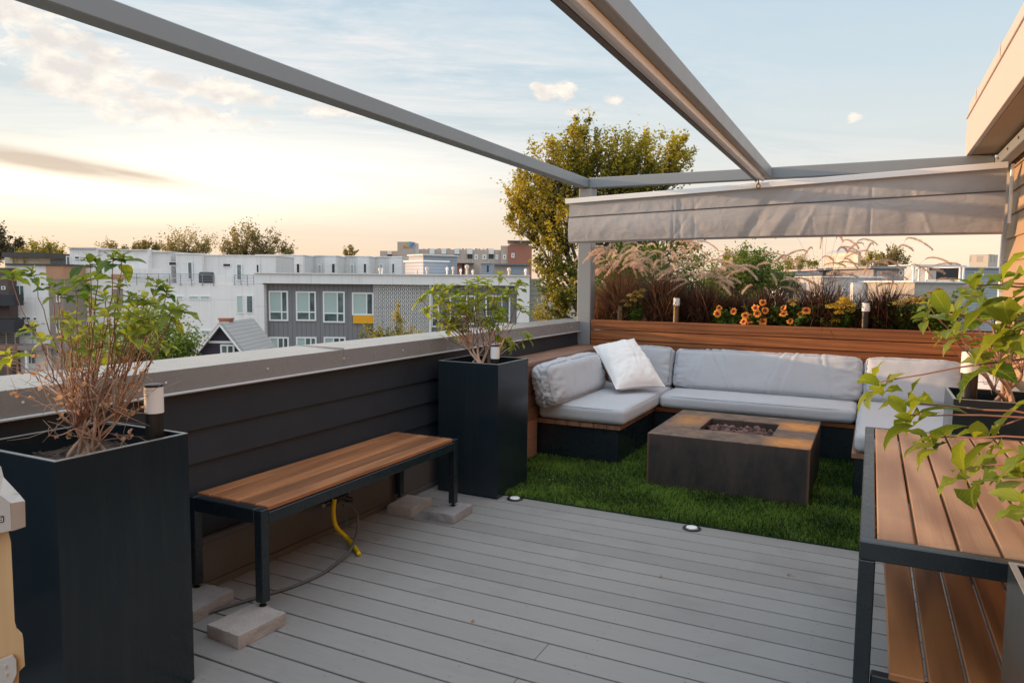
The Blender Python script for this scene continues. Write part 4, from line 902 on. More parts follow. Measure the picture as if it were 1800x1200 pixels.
# ------------------------------------------------------------------ flowering plants
M_fl = leafmat('garden_foliage', (.028, .080, .014), (.16, .28, .035), .35, .5); M_mum = leafmat('yellow_flower_heads', (.52, .33, .03), (.80, .62, .10), .3, .8); M_sed = leafmat('dull_green_gold_heads', (.30, .25, .06), (.62, .42, .14), .3, .8)
M_pet, t, p = newmat('orange_petal'); lx, ly, lz = t.sep(t.attr('luv', 1)); c = t.ramp(lx, [(.25, (.32, .035, .008)), (.48, (.72, .16, .01)), (.8, (.85, .40, .03))]); t.inp(p.inputs['Base Color'], c); p.inputs['Roughness'].default_value = .6
M_cen = pmat('flower_centre_brown', (.05, .022, .012), .9, bump=.6, bscale=200)
def bush(label, name, cat, px, wpx, ytop, heads, seed, mat=None, hr=.022, yv=7.50, nl=900, L=.036, tone=.4, group=None, flowers=()):
    rg = np.random.default_rng(seed); b = PY(px, 570, yv); b[2] = 1.03; th_ = thing(name, label, cat, tuple(b), group); k = float((b-CAM) @ FWD)/FPX; hh = PY(px, ytop, yv)[2]-1.03
    st, lf, hd = MB(), MB(), MB(); ends = []
    for i in range(26):
        e = b+np.array([rg.normal(0, wpx*k*.42), rg.normal(0, .055), hh*rg.uniform(.45, 1.)]); st.tube(list(bez(b+rg.normal(0, .012, 3)*[1, 1, 0], b+(e-b)*[.2, .2, .4], e-(e-b)*[.1, .1, .4], e, 7)), list(np.linspace(.0035, .0016, 7)), 5); ends.append((b, e))
    P = []; D = []
    for i in range(nl):
        a, e = ends[int(rg.integers(len(ends)))]; f = rg.uniform(.25, 1.05); P.append(a+(e-a)*[f**1.3, f**1.3, f]+rg.normal(0, .012, 3)); d = rg.normal(size=3); d[2] = abs(d[2])*.4; D.append(d)
    N = rg.normal(0, .45, (nl, 3))+np.array([0, -.25, 1.]); leaf_shape(lf, np.array(P), np.array(D), N, L*rg.uniform(.6, 1.25, nl), .48, .6, .25, np.clip(rg.normal(tone, .22, nl), 0, 1), rg)
    obj('stems', st, M_fl, th_); obj('foliage', lf, M_fl, th_, smooth=True)
    for (x, y) in heads:
        c = PY(x, y, yv-.06+rg.uniform(-.05, .05)); n = 150; d = nrm(rg.normal(size=(n, 3))); d[:, 2] = np.abs(d[:, 2])*.6; q = MB(); leaf_cards(q, c+d*hr*1.25*rg.uniform(.5, 1., (n, 1)), .014, rg, np.clip(rg.normal(.5, .25, n), 0, 1), ratio=.9); obj('flower_head', q, mat, th_)
        st2 = MB().tube([c, c*.5+np.array([b[0], b[1], 1.05])*.5, [b[0], b[1], 1.04]], .0018, 4); 
    for (x, y, sc) in flowers:
        c = PY(x, y, yv-.10+rg.uniform(-.05, .04)); n_ = unit(np.array([0, -1., .45])+rg.normal(0, .28, 3)); u = unit(np.cross(n_, [0, 0, 1.])); w = np.cross(n_, u); q = MB(); m = 14
        a = np.arange(m)*2*PI/m+rg.normal(0, .08, m); rad = u*np.cos(a)[:, None]+w*np.sin(a)[:, None]
        leaf_shape(q, c+rad*.004, rad+n_*.12, np.tile(n_, (m, 1)), .038*sc*rg.uniform(.85, 1.1, m), .62, .5, .12, rg.random(m), rg)
        fo = obj('flower', q, M_pet, th_, smooth=True)
        q = MB(); q.tube([c-n_*.004, c+n_*.004, c+n_*.008, c+n_*.0105], [.010*sc, .0105*sc, .008*sc, .003*sc], 12); obj('flower_centre', q, M_cen, fo, smooth=True)
        q = MB().tube(list(bez(c-n_*.004, c-n_*.05, np.array([c[0], b[1], 1.10]), np.array([(c[0]+b[0])/2, b[1], 1.04]), 8)), .002, 5); obj('flower_stalk', q, M_fl, fo)
GF = 'flowering plants along the planter wall'
bush('green gold flat headed plant beside the short bronze stub', 'flowering_plant', 'flower', 1118, 40, 520, [(1097, 530), (1108, 520), (1119, 515), (1130, 512), (1104, 538), (1125, 522), (1113, 528)], 31, M_sed, .036, group=GF, tone=.6)
bush('dull headed plant close behind the slim bronze bollard', 'flowering_plant', 'flower', 1178, 26, 530, [(1168, 528), (1175, 533), (1180, 527)], 32, M_sed, .030, yv=7.6, group=GF, nl=240)
O = 1.0
bush('few orange daisies left of the main orange cluster', 'orange_daisy_plant', 'flower', 1276, 40, 545, [], 33, group=GF, flowers=[(1261, 551, O), (1289, 547, .95), (1264, 541, .8)], L=.045)
bush('largest orange daisy cluster with eight or nine open blooms', 'orange_daisy_plant', 'flower', 1325, 46, 540, [], 34, group=GF, flowers=[(1341, 531.5, .9), (1328, 541, O), (1331, 551, 1.1), (1345, 545.5, .9), (1310, 554, O), (1307, 565, O), (1317, 564, 1.1), (1341, 565, 1.1), (1318, 556, .8)], L=.045)
bush('orange daisies below the tall burgundy grass', 'orange_daisy_plant', 'flower', 1398, 50, 538, [(1388, 530), (1400, 527), (1394, 535)], 35, M_sed, .018, group=GF, flowers=[(1377, 541, O), (1377, 551, 1.1), (1417, 545.5, 1.1), (1389, 564.5, .9), (1407, 552, .7)], L=.045)
bush('bright yellow clustered flowers left of the black bollard', 'flowering_plant', 'flower', 1478, 50, 530, [(1464, 539), (1478, 533), (1477, 542), (1484, 527), (1475, 551), (1495, 538), (1495, 547), (1469, 565), (1460, 541), (1488, 533)], 36, M_mum, .040, group=GF)
bush('leafy plant with peach gold heads right of the black bollard', 'flowering_plant', 'flower', 1590, 46, 532, [(1604, 529), (1613, 533), (1578, 535), (1594, 531), (1622, 527)], 37, M_sed, .040, group=GF)
bush('yellow green leafy plant beside the house wall', 'flowering_plant', 'flower', 1645, 44, 512, [(1636, 516), (1650, 510)], 38, M_sed, .024, group=GF, tone=.75, L=.06)
grass_clump('dark fountain grass filling the gap behind the slim bronze bollard', 1200, 900, .50, 6, .70, -.2, 43, .35, 1.1, 7.66)
grass_clump('dark fountain grass behind the few orange daisies', 1290, 900, .48, 7, .68, -.3, 44, .3, 1.1, 7.66)
grass_clump('dark fountain grass behind the daisies below the tall burgundy clump', 1392, 900, .50, 7, .74, .1, 45, .3, 1.1, 7.66)
bush('low dark green foliage between the pink plumed grasses', 'foliage_plant', 'plant', 1205, 44, 530, [], 39, group=GF, tone=.3, yv=7.7, nl=700)
bush('low dark green foliage right of the few orange daisies', 'foliage_plant', 'plant', 1298, 40, 535, [], 40, group=GF, tone=.3, yv=7.7, nl=700)
bush('dark green foliage under the yellow clustered flowers', 'foliage_plant', 'plant', 1432, 46, 540, [], 41, group=GF, tone=.3, yv=7.6, nl=700)
bush('dark green foliage just right of the black bollard', 'foliage_plant', 'plant', 1542, 46, 540, [], 42, group=GF, tone=.25, yv=7.65, nl=700)
M_stake = pmat('pale_stake_wood', (.50, .38, .20), .8, var=.2, vscale=12)
for x, y0, l in ((1279, 494, 'pale wooden stake standing behind the few orange daisies'), (1473, 500, 'pale wooden stake behind the bright yellow flowers')):
    c = PY(x, 560, 7.68); z1 = PY(x, y0, 7.68)[2]; setp(obj('garden_stake', MB().bbox(c[0]-.012, c[0]+.012, 7.67, 7.694, 1.0, z1, .003), M_stake, origin=(c[0], 7.68, 1.0)), l, 'stake')
# fallen leaf scraps
for k, (px, py, l) in enumerate(((664, 946, 'small curled dry leaf lying on deck boards near the hose'), (722, 912, 'tiny dark leaf scrap on the deck before the far pavers'), (1160, 1012, 'dry leaf scrap out on the open middle deck'), (830, 1090, 'dry leaf scrap on the deck near the butt joint'), (1390, 1010, 'tiny leaf scrap on the deck left of the slatted table'), (968, 842, 'pale dry blade lying on the turf beside the tall planter'), (1020, 815, 'pale leaf scrap on the turf by the left sofa arm'))):
    c = PZ(px, py, .004 if k < 5 else .035); rg = np.random.default_rng(k); mb = MB(); leaf_shape(mb, np.array([c, c+[.012, .004, 0]]), rg.normal(size=(2, 3))*[1, 1, .1]+[0, 0, .2], np.array([[0, 0, 1.], [.2, 0, 1.]]), np.array([.03, .024])*(1 if k == 0 else .75), .6, 1.5, .6, np.array([.3, .5])+(.4 if k > 4 else 0)); setp(obj('fallen_leaf', mb, M_dry, origin=tuple(c)), l, 'leaf', 'fallen leaves')
# ------------------------------------------------------------------ the neighbourhood
ZG = -9.6
M_ground = pmat('city_ground', (.16, .15, .12), .95, var=.35, vscale=.05, detail=8)
mb = MB(); R0 = 2500; mb.add([(-R0, -R0, ZG), (R0, -R0, ZG), (R0, R0, ZG), (-R0, R0, ZG)], [(0, 1, 2, 3)], .5); struct('ground', mb, M_ground)
def stained(name, col, joint=2.6):
    m, t, p = newmat(name); v = t.pos(); x, y, z = t.sep(v); st = t.noise(t.pos((2.2, 2.2, .12)), 1.2, 6, .65); bl = t.noise(v, .35, 6, .6)
    c = t.mix(bl, [q*.90 for q in col], [q*1.06 for q in col]); c = t.mix(t.math('MULTIPLY', t.ramp(st, [(.5, 0.), (.75, 1.)]), .35), c, [q*.62 for q in col])
    jx = t.ramp(t.math('FRACT', t.math('DIVIDE', t.math('ADD', x, y), joint)), [(.0, 1.), (.012, 1.), (.02, 0.), (1., 0.)]); jz = t.ramp(t.math('FRACT', t.math('DIVIDE', z, joint*1.2)), [(.0, 1.), (.012, 1.), (.02, 0.), (1., 0.)])
    c = t.mix(t.math('MULTIPLY', t.math('MAXIMUM', jx, jz), .30), c, [q*.45 for q in col]); t.inp(p.inputs['Base Color'], c); p.inputs['Roughness'].default_value = .8; t.inp(p.inputs['Normal'], t.bump(t.noise(v, 9, 5), .12, .02)); return m
def wallm(name, col, **k): return pmat(name, col, k.pop('rough', .8), var=k.pop('var', .06), vscale=k.pop('vscale', .4), bump=.1, bscale=8, **k)
M_ww = stained('white_stucco', (.79, .765, .75)); M_wg = stained('light_grey_stucco', (.70, .675, .66), 3.1); M_cream = wallm('cream_stucco', (.58, .54, .45)); M_dkroof = wallm('dark_roofing', (.07, .065, .06))
def brickm(name, c1, c2, mortar, sc=1.):
    m, t, p = newmat(name); v = t.pos(); x, y, z = t.sep(v); b = t.new('ShaderNodeTexBrick'); t.l.new(t.comb(t.math('ADD', x, y), z, 0.), b.inputs['Vector']); b.inputs['Scale'].default_value = sc
    b.inputs['Color1'].default_value = (*c1, 1); b.inputs['Color2'].default_value = (*c2, 1); b.inputs['Mortar'].default_value = (*mortar, 1); b.inputs['Brick Width'].default_value = .45; b.inputs['Row Height'].default_value = .16; b.inputs['Mortar Size'].default_value = .012
    n = t.noise(v, .8, 5); t.inp(p.inputs['Base Color'], t.mix(t.math('MULTIPLY', n, .4), b.outputs[0], [q*.7 for q in c1])); p.inputs['Roughness'].default_value = .9; return m
M_tan = brickm('tan_brick', (.50, .41, .345), (.54, .44, .37), (.48, .42, .37)); M_red = brickm('red_brick', (.42, .16, .105), (.37, .145, .095), (.3, .2, .16)); M_dbr = brickm('dark_brown_brick', (.10, .07, .065), (.13, .09, .08), (.15, .12, .11)); M_org = brickm('orange_brick', (.50, .26, .15), (.46, .24, .14), (.45, .3, .2))
M_taupe = wallm('taupe_panel', (.27, .22, .19))
def lapm(name, col, pitch, axis='Z', dark=.55, bump=.5):
    m, t, p = newmat(name); x, y, z = t.sep(t.pos()); a = z if axis == 'Z' else x; f = t.math('FRACT', t.math('DIVIDE', a, pitch)); l = t.ramp(f, [(0., 1.), (.10, 1.), (.16, 0.), (1., 0.)]); n = t.noise(t.pos(), .7, 5)
    c = t.mix(n, [q*.9 for q in col], [q*1.1 for q in col]); t.inp(p.inputs['Base Color'], t.mix(t.math('MULTIPLY', l, dark), c, [q*.35 for q in col])); p.inputs['Roughness'].default_value = .6; t.inp(p.inputs['Normal'], t.bump(t.math('SUBTRACT', f, l), bump, .03)); return m
M_corr = lapm('grey_ribbed_metal', (.20, .195, .20), .30, 'X', .5); M_lapg = lapm('grey_lap_siding', (.36, .35, .35), .2); M_lapb = lapm('blue_grey_siding', (.34, .38, .43), .25); M_lapp = lapm('plum_siding', (.045, .035, .065), .16, 'Z', .4); M_shing = lapm('grey_shingle', (.42, .40, .385), .18, 'Z', .3)
M_glass, t, p = newmat('window_glass'); n = t.noise(t.pos(), .9, 5, .6); t.inp(p.inputs['Base Color'], t.mix(t.ramp(n, [(.35, 0.), (.65, 1.)]), (.025, .045, .05), (.16, .22, .22))); p.inputs['Roughness'].default_value = .06; p.inputs['Specular IOR Level'].default_value = .8
M_blind, t, p = newmat('blind_behind_glass'); n = t.noise(t.pos(), .5, 3); t.inp(p.inputs['Base Color'], t.mix(n, (.36, .47, .45), (.46, .56, .53))); p.inputs['Roughness'].default_value = .08; p.inputs['Specular IOR Level'].default_value = .7
M_dkw = pmat('dark_opening', (.03, .03, .032), .4, var=.2); M_rail = pmat('steel_rail', (.30, .31, .32), .4, .4); M_orange = pmat('orange_panel', (.78, .36, .01), .45, var=.06); M_blkm = pmat('black_metal', (.022, .023, .03), .5, var=.2)
class Bld:
    def __init__(s, name, label, cat, D, px, group=None):
        s.D = D; o = W(px, 491, D); o[2] = ZG; s.o = o; s.r = thing(name, label, cat, tuple(o), group, YAW)
    def uz(s, px, py, dd=0.):
        q = W(px, py, s.D+dd)-s.o; return float(q @ RGT), (q[2] if py is not None else 0)
    def blk(s, part, x0, y0, x1, y1, d0, d1, m, parent=None, ref=None):
        rd = d0 if ref is None else ref
        u0, zt_ = s.uz(x0, y0, rd); u1, _ = s.uz(x1, y0, rd); zt_ = (s.uz((x0+x1)/2, y0, rd))[1]; zb_ = 0. if y1 is None else s.uz((x0+x1)/2, y1, rd)[1]
        return obj(part, MB().box(u0, u1, d0, d1, zb_, zt_), m, parent or s.r, local=True)
    def win(s, x0, y0, x1, y1, m=None, fr=.07, sp=None, rows=None, d=0., fm=None, part='window', panes=None):
        """framed window proud of the wall; sp: list of vertical bar fractions, rows: list of horizontal"""
        xm, ym = (x0+x1)/2, (y0+y1)/2
        u0, u1 = s.uz(x0, ym, d)[0], s.uz(x1, ym, d)[0]; z1, z0 = s.uz(xm, y0, d)[1], s.uz(xm, y1, d)[1]; mb = MB(); a, b = d-.07, d-.002
        mb.box(u0, u0+fr, a, b, z0, z1).box(u1-fr, u1, a, b, z0, z1).box(u0+fr, u1-fr, a, b, z0, z0+fr).box(u0+fr, u1-fr, a, b, z1-fr, z1)
        us = [u0+fr]+[u0+(u1-u0)*f for f in (sp or [])]+[u1-fr]; zs_ = [z0+fr]+[z0+(z1-z0)*f for f in (rows or [])]+[z1-fr]
        for q in us[1:-1]: mb.box(q-fr*.4, q+fr*.4, a+.004, b, z0+fr, z1-fr)
        for q in zs_[1:-1]: mb.box(u0+fr, u1-fr, a+.008, b, q-fr*.4, q+fr*.4)
        w = obj(part, mb, fm or M_white, s.r, local=True); k = 0
        for i in range(len(us)-1):
            for j in range(len(zs_)-1):
                pm = m or M_glass
                if panes: pm = panes[k % len(panes)]
                obj('pane', MB().box(us[i], us[i+1], d-.025, d-.003, zs_[j], zs_[j+1]), pm, w, local=True); k += 1
        return w
    def rail(s, x0, y0, x1, y1, d=-.1, nb=5, npost=4, m=None):
        u0, u1 = s.uz(x0, y1, d)[0], s.uz(x1, y1, d)[0]; xm = (x0+x1)/2; z1, z0 = s.uz(xm, y0, d)[1], s.uz(xm, y1, d)[1]; mb = MB()
        for k in range(nb): z = z0+(z1-z0)*(k+1)/nb; mb.box(u0, u1, d-.012, d+.012, z-.05 if k == nb-1 else z-.03, z)
        for k in range(npost): u = u0+(u1-u0)*k/(npost-1); mb.box(u-.025, u+.025, d+.014, d+.06, z0-.15, z1)
        return obj('railing', mb, m or M_rail, s.r, local=True)
# cream house far left
b = Bld('house', 'cream house with wide dark flat roof and two yellow framed windows', 'house', 78, 45); b.blk('wall', 8, 452.5, 67, None, 0, 9, M_cream); b.blk('roof', 3, 443.5, 79, 452.3, -1.2, 10, M_dkroof)
M_yf = pmat('yellow_trim', (.62, .46, .14), .6)
b.win(22, 454, 30, 465, fm=M_yf, fr=.12); b.win(40, 454, 49, 465, fm=M_yf, fr=.12)
b = Bld('shed', 'dark ribbed rooftop shed right of the cream house', 'shed', 70, 100); b.blk('wall', 88, 456, 113, None, 0, 5, lapm('dark_ribbed_metal', (.07, .07, .075), .4, 'X')); b.blk('roof', 87.5, 455, 113.5, 455.9, -.1, 5.1, M_dkroof)
b = Bld('apartment_building', 'dark brown brick building with black balconies at the far left edge', 'building', 57, 0); b.blk('wall', -120, 470, 13, None, 0, 9, M_dbr); b.blk('white_bay', 13, 480, 21, None, .6, 9, M_ww); b.win(3, 503, 10, 509, fr=.05)
b.blk('balcony', -80, 517, 22.5, 537, -1.2, -.01, M_blkm); b.blk('balcony', -80, 561, 24, 583, -1.2, -.01, M_blkm); b.win(15, 487, 21.5, 513, d=.6)
TH = 'white townhouses across the alley'
b = Bld('townhouse', 'white townhouse with orange and taupe brick strip and wide picture window', 'townhouse', 58, 60, TH)
b.blk('wall', 21, 468, 84, None, 0, 10, M_ww); b.blk('brick_panel', 80.5, 467, 110.5, 491, -.12, 9, M_org); b.blk('taupe_panel', 84.5, 491.1, 111, None, -.10, 9, M_taupe); b.blk('parapet_coping', 9, 463.5, 112, 466.6, -.2, 10.2, M_dkroof)
b.blk('parapet', 9, 466.8, 80.3, 468, -.05, 9.9, M_ww)
b.win(27, 501, 44, 531, sp=[.5]); b.win(30, 556, 37.5, 563); b.win(38, 556, 55, 563, sp=[.5]); b.win(58, 557, 66, 563.5); b.win(30, 568, 66, 592, sp=[.2, .7], m=M_glass); b.win(99, 511, 106, 531, d=-.10); b.win(99, 560, 106, 585, d=-.10)
b.blk('balcony_floor', -20, 607, 73, 615, -1.6, -.01, M_taupe); b.rail(-20, 584, 73, 607, -1.5, 6, 7); b.blk('post', 43, 615.1, 47, None, -1.5, -1.3, M_ww); b.win(45, 618, 66, 640, d=0, sp=[.5]); b.blk('alley_wall', -10, 612, 30, None, .0, .5, M_taupe)
b = Bld('townhouse', 'white townhouse with stepped penthouse behind the half dry shrub', 'townhouse', 61, 200, TH)
b.blk('wall', 112, 487.5, 286, None, 0, 9, M_ww); b.blk('penthouse', 112, 436.5, 160, 487, .8, 8, M_ww, ref=0); b.blk('penthouse', 160.2, 439, 247, 487, 1.2, 8, M_ww, ref=0); b.blk('penthouse', 247.2, 442, 280, 487, 2., 8, M_wg, ref=0)
b.blk('parapet_coping', 111.5, 434, 160.3, 436.3, .6, 8.1, M_wg, ref=0); b.blk('parapet_coping', 160.5, 437, 247.3, 438.9, 1.0, 8.1, M_wg, ref=0); b.blk('parapet_coping', 247.5, 440, 281, 441.8, 1.8, 8.1, M_wg, ref=0)
b.blk('terrace_wall', 112, 471.5, 285, 487, -.06, -.01, M_ww, ref=0); b.blk('brick_panel', 195, 482, 221, 489.5, -.16, -.07, M_org); b.blk('taupe_panel', 196, 508, 214, 545, -.12, -.01, M_taupe)
b.win(117, 450, 124.5, 466, d=.78); b.win(131, 450, 141, 456, d=.78, m=M_dkw); b.win(176, 456, 181, 469, d=1.18, m=M_dkw); b.win(226, 452, 237, 458, d=1.18); b.win(143, 504, 158, 510); b.win(139, 561, 154, 567); b.win(199, 526, 209, 544, d=-.12); b.win(160, 500, 178, 506)
b = Bld('townhouse', 'white townhouse with terrace railing and covered grill left of grey building', 'townhouse', 60, 370, TH)
b.blk('wall', 286.2, 498.5, 447.5, None, 0, 9, M_ww); b.blk('terrace_wall', 380, 483, 411, 498.4, .05, .2, M_ww); b.blk('penthouse', 284, 445, 332, 498.4, 2.5, 8, M_wg, ref=0); b.blk('penthouse', 332.2, 447.5, 463, 498.4, 3.1, 8.4, M_wg, ref=0)
b.blk('parapet_coping', 283.5, 443, 332.5, 444.9, 2.4, 8.1, M_ww, ref=0); b.blk('parapet_coping', 332.7, 445.8, 464, 447.4, 3., 8.5, M_ww, ref=0)
b.win(297, 460, 311, 467, d=2.48, m=M_dkw, fr=.04); b.win(330, 460, 339, 491, d=2.45); b.win(392, 463, 406, 469, d=3.05, m=M_dkw, fr=.04); b.win(416, 464, 426, 493, d=3.05); b.win(450, 464, 456.5, 480, d=3.05, m=M_dkw)
b.rail(221, 481, 375, 499, -.12, 6, 9); b.rail(412, 483, 446, 498, -.12, 6, 4)
for q in ((310, 520, 323, 527), (332, 520, 350, 527), (352, 520, 370, 527), (341, 581, 353, 588.5), (354, 580, 372, 588)): b.win(*q, m=M_blind)
b.win(416, 519, 428.5, 551, m=M_blind); b.win(433, 519, 445.5, 550.5)
g = Bld('grill', 'black covered grill standing on the white townhouse terrace', 'grill', 60.8, 360); u0, z0 = g.uz(349, 498); u1, z1 = g.uz(372, 477.5); mb = MB()
mb.bbox(u0, u1, 0, .6, z0+.02, z0+(z1-z0)*.62, .05); g_b = obj('cabinet', mb, M_blkm, g.r, local=True)
mb = MB(); mb.tube([(u0+.03, .3, z0+(z1-z0)*.64), (u1-.03, .3, z0+(z1-z0)*.64)], .33, 16); obj('lid', mb, M_blkm, g.r, local=True, auto=40)
specs = [(448.5, 533, 447.5, 72, [(463, 455, 482, 480, 1), (491, 464, 500, 482, 0), (521, 463, 527.5, 480, 1)], 'nearest pale penthouse unit above the grey ribbed building'), (533, 591, 448.5, 76, [(533.5, 462, 547, 468, 1), (558, 464, 566, 482, 0), (583, 463, 589.5, 480, 1)], 'second pale penthouse unit above the grey ribbed building'), (591, 648, 449.5, 80, [(594, 462, 605, 467.5, 1), (615, 464, 623, 482, 0), (639, 463, 644.5, 480, 1)], 'third pale penthouse unit left of the small vent pipes'), (648, 706, 450.5, 84, [(649, 462, 657, 467, 1), (666, 463.5, 674, 482, 0), (689, 463, 693.5, 480, 1)], 'farthest pale penthouse unit beside the pink bulkhead')]
for x0, x1, yt, D, ws, lab in specs:
    b = Bld('penthouse', lab, 'townhouse', D, (x0+x1)/2, 'row of pale penthouses'); b.blk('wall', x0, yt+1.8, x1-.2, None, 0, 8, M_wg); xm = x0+(x1-x0)*.62; b.blk('side_bay', xm, yt+3.2, x1-.4, None, -.7, -.01, M_ww); b.blk('parapet_coping', x0-.3, yt, x1+.1, yt+1.6, -.15, 8.1, M_ww)
    for (a, c, e, f, dk) in ws: b.win(a, c, e, f, d=0 if e < xm+1 else -.7, m=M_dkw if dk else M_blind, fr=.05 if dk else .12)
# plum gable house
b = Bld('gable_house', 'small plum sided gable house with grey shingle roof and brick chimney', 'house', 36, 393); D = 36
ua, za = b.uz(392.5, 568); ul, zl = b.uz(330, 645); ur, zr = b.uz(446, 636); RL = 7.; SK = 1.35
mb = MB(); top = np.array([ua, 0, za]); L_ = np.array([ul, 0, zl]); Rr = np.array([ur, 0, zr]); zz0 = 0.
mb.add([L_, Rr, top, (ul, 0, zz0), (ur, 0, zz0)], [(0, 1, 2), (3, 4, 1, 0)], .5); bk = np.array([0., 4, 0.]); mb.add([L_+bk, Rr+bk, (ul, 4, zz0), (ur, 4, zz0), Rr, (ur, 0, zz0)], [(0, 2, 3, 1), (5, 3, 1, 4)], .5); obj('wall', mb, M_lapp, b.r, local=True)
def slab3(part, pts, n, th, m):
    n = np.asarray(n, float); n /= np.linalg.norm(n); a = [np.asarray(q, float) for q in pts]; c = [q+n*th for q in a]; k = len(a); mb = MB(); mb.add(a+c, [tuple(range(k))[::-1], tuple(range(k, 2*k))]+[(i, (i+1) % k, k+(i+1) % k, k+i) for i in range(k)], .5); return obj(part, mb, m, b.r, local=True)
ov = np.array([0., -.35, 0]); dL = (L_-top)/np.linalg.norm(L_-top); dR = (Rr-top)/np.linalg.norm(Rr-top)
rf = slab3('roof', [top+ov, L_+dL*.3+ov, L_+dL*.3+bk, top+bk], (-.8, 0, .6), .10, M_shing); slab3('roof', [top+ov+(0.001, 0, 0), top+bk, Rr+dR*.3+bk, Rr+dR*.3+ov], (.8, 0, .6), .10, M_shing)
mb = MB()
for (d_, e_) in ((dL, L_), (dR, Rr)): mb.beam(top+ov+np.array([0, -.06, -.07]), e_+ov+d_*.3+np.array([0, -.06, -.07]), .06, .16, up=(0, -1, 0))
z_ = b.uz(393, 601)[1]; fz = (za-z_)/(za-zl); mb.box(ua+(ul-ua)*fz+.05, ua+(ur-ua)*fz*1.05, -.08, -.004, z_-.06, z_+.06); obj('gable_trim', mb, M_white, b.r, local=True)
b.win(388, 605, 413, 622.5, sp=[.5], fr=.09, m=M_glass); uc, zc_ = b.uz(389, 560); mb = MB().box(uc-.32, uc+.22, .5, 1., za-.8, zc_-.08).box(uc-.36, uc+.26, .46, 1.04, zc_-.08, zc_); obj('chimney', mb, M_red, rf, local=True)
# grey ribbed building with block screen
b = Bld('office_building', 'grey ribbed building with white frame and pierced white block screen', 'building', 46, 690)
b.blk('wall', 462, 499, 910, None, .55, 12, M_corr); b.blk('white_frame', 446.5, 483.5, 931, 500, 0, 12, M_ww); b.blk('white_frame', 446.5, 500.1, 463.5, None, 0, 12, M_ww); b.blk('white_frame', 909, 500.1, 931, None, 0, 12, M_ww); b.blk('parapet_coping', 445.5, 481.3, 932, 483.3, -.1, 12.1, M_wg)
side = lapm('olive_grey_siding', (.25, .26, .22), .3); b.blk('side_wall', 931.2, 490, 951, None, .4, 11, side)
for x0, x1 in ((473, 507), (520.5, 556), (568, 606.5)): b.win(x0, 511 if x0 < 500 else 512, x1, 564 if x0 < 560 else 567, d=.55, sp=[.66], rows=[.30], fr=.10, panes=[M_glass, M_blind, M_glass, M_glass])
b.win(619, 514, 657, 554, d=.55, sp=[.68], fr=.10, panes=[M_blind, M_glass])
for x0, x1 in ((474, 508.5), (521, 557), (569.5, 608)): b.win(x0, 592, x1, 640, d=.55, sp=[.45, .72], rows=[.3], fr=.10, panes=[M_glass, M_blind, M_glass])
b.blk('orange_panel', 620.5, 554.5, 657, 568.5, .42, .54, M_orange)
b.win(758, 517, 772, 575, d=.55, rows=[.28], fr=.10); b.win(790, 519, 836, 570, d=.55, sp=[.66], rows=[.28], fr=.10); b.win(853, 519, 897, 570, d=.55, sp=[.66], rows=[.28], fr=.10)
u0, zt_ = b.uz(657, 501, .3); u1, _ = b.uz(754, 501, .3); n = 14; cw = (u1-u0)/n; mb = MB(); nr = 17; th0, th1 = .30, .40
for i in range(n+1): mb.box(u0+i*cw-cw*.055, u0+i*cw+cw*.055, th0, th1, zt_-nr*cw, zt_)
for j in range(nr+1):
    for i in range(n): mb.box(u0+i*cw+cw*.0551, u0+(i+1)*cw-cw*.0551, th0, th1, zt_-j*cw-cw*.055, zt_-j*cw+cw*.055)
for j in range(nr):
    for i in range(n):
        cx_, cz_ = u0+(i+.5)*cw, zt_-(j+.5)*cw; ro, ri, K = cw*.31, cw*.17, 10; vs = []; fs = []
        for k in range(K):
            a = 2*PI*k/K; rr = ro*(1 if k % 2 == 0 else .93)
            vs += [(cx_+rr*math.cos(a), th0+.01, cz_+rr*math.sin(a)), (cx_+ri*math.cos(a), th0+.01, cz_+ri*math.sin(a)), (cx_+rr*math.cos(a), th1-.01, cz_+rr*math.sin(a)), (cx_+ri*math.cos(a), th1-.01, cz_+ri*math.sin(a))]
        for k in range(K):
            l = (k+1) % K; fs += [(4*k, 4*l, 4*l+1, 4*k+1), (4*k+1, 4*l+1, 4*l+3, 4*k+3), (4*k+2, 4*k+3, 4*l+3, 4*l+2), (4*k, 4*k+2, 4*l+2, 4*l)]
        mb.add(vs, fs, .5)
        for (ax, az_) in ((1, 0), (-1, 0), (0, 1), (0, -1)):
            a0, a1 = sorted((cx_+ax*ro*.9, cx_+ax*cw*.44)) if ax else (cx_-cw*.08, cx_+cw*.08); c0, c1 = sorted((cz_+az_*ro*.9, cz_+az_*cw*.44)) if az_ else (cz_-cw*.08, cz_+cw*.08); mb.box(a0, a1, th0+.02, th1-.02, c0, c1)
obj('block_screen', mb, M_ww, b.r, local=True); b.blk('screen_shade_sheet', 657.5, 501.5, 754, None, .48, .53, M_dkw); b.blk('screen_post', 754.5, 500.5, 758, None, .15, .5, M_wg)  # dark sheet added behind the screen, standing in for shade in its holes
M_ventw = pmat('galvanised_vent', (.55, .47, .38), .5, .2)
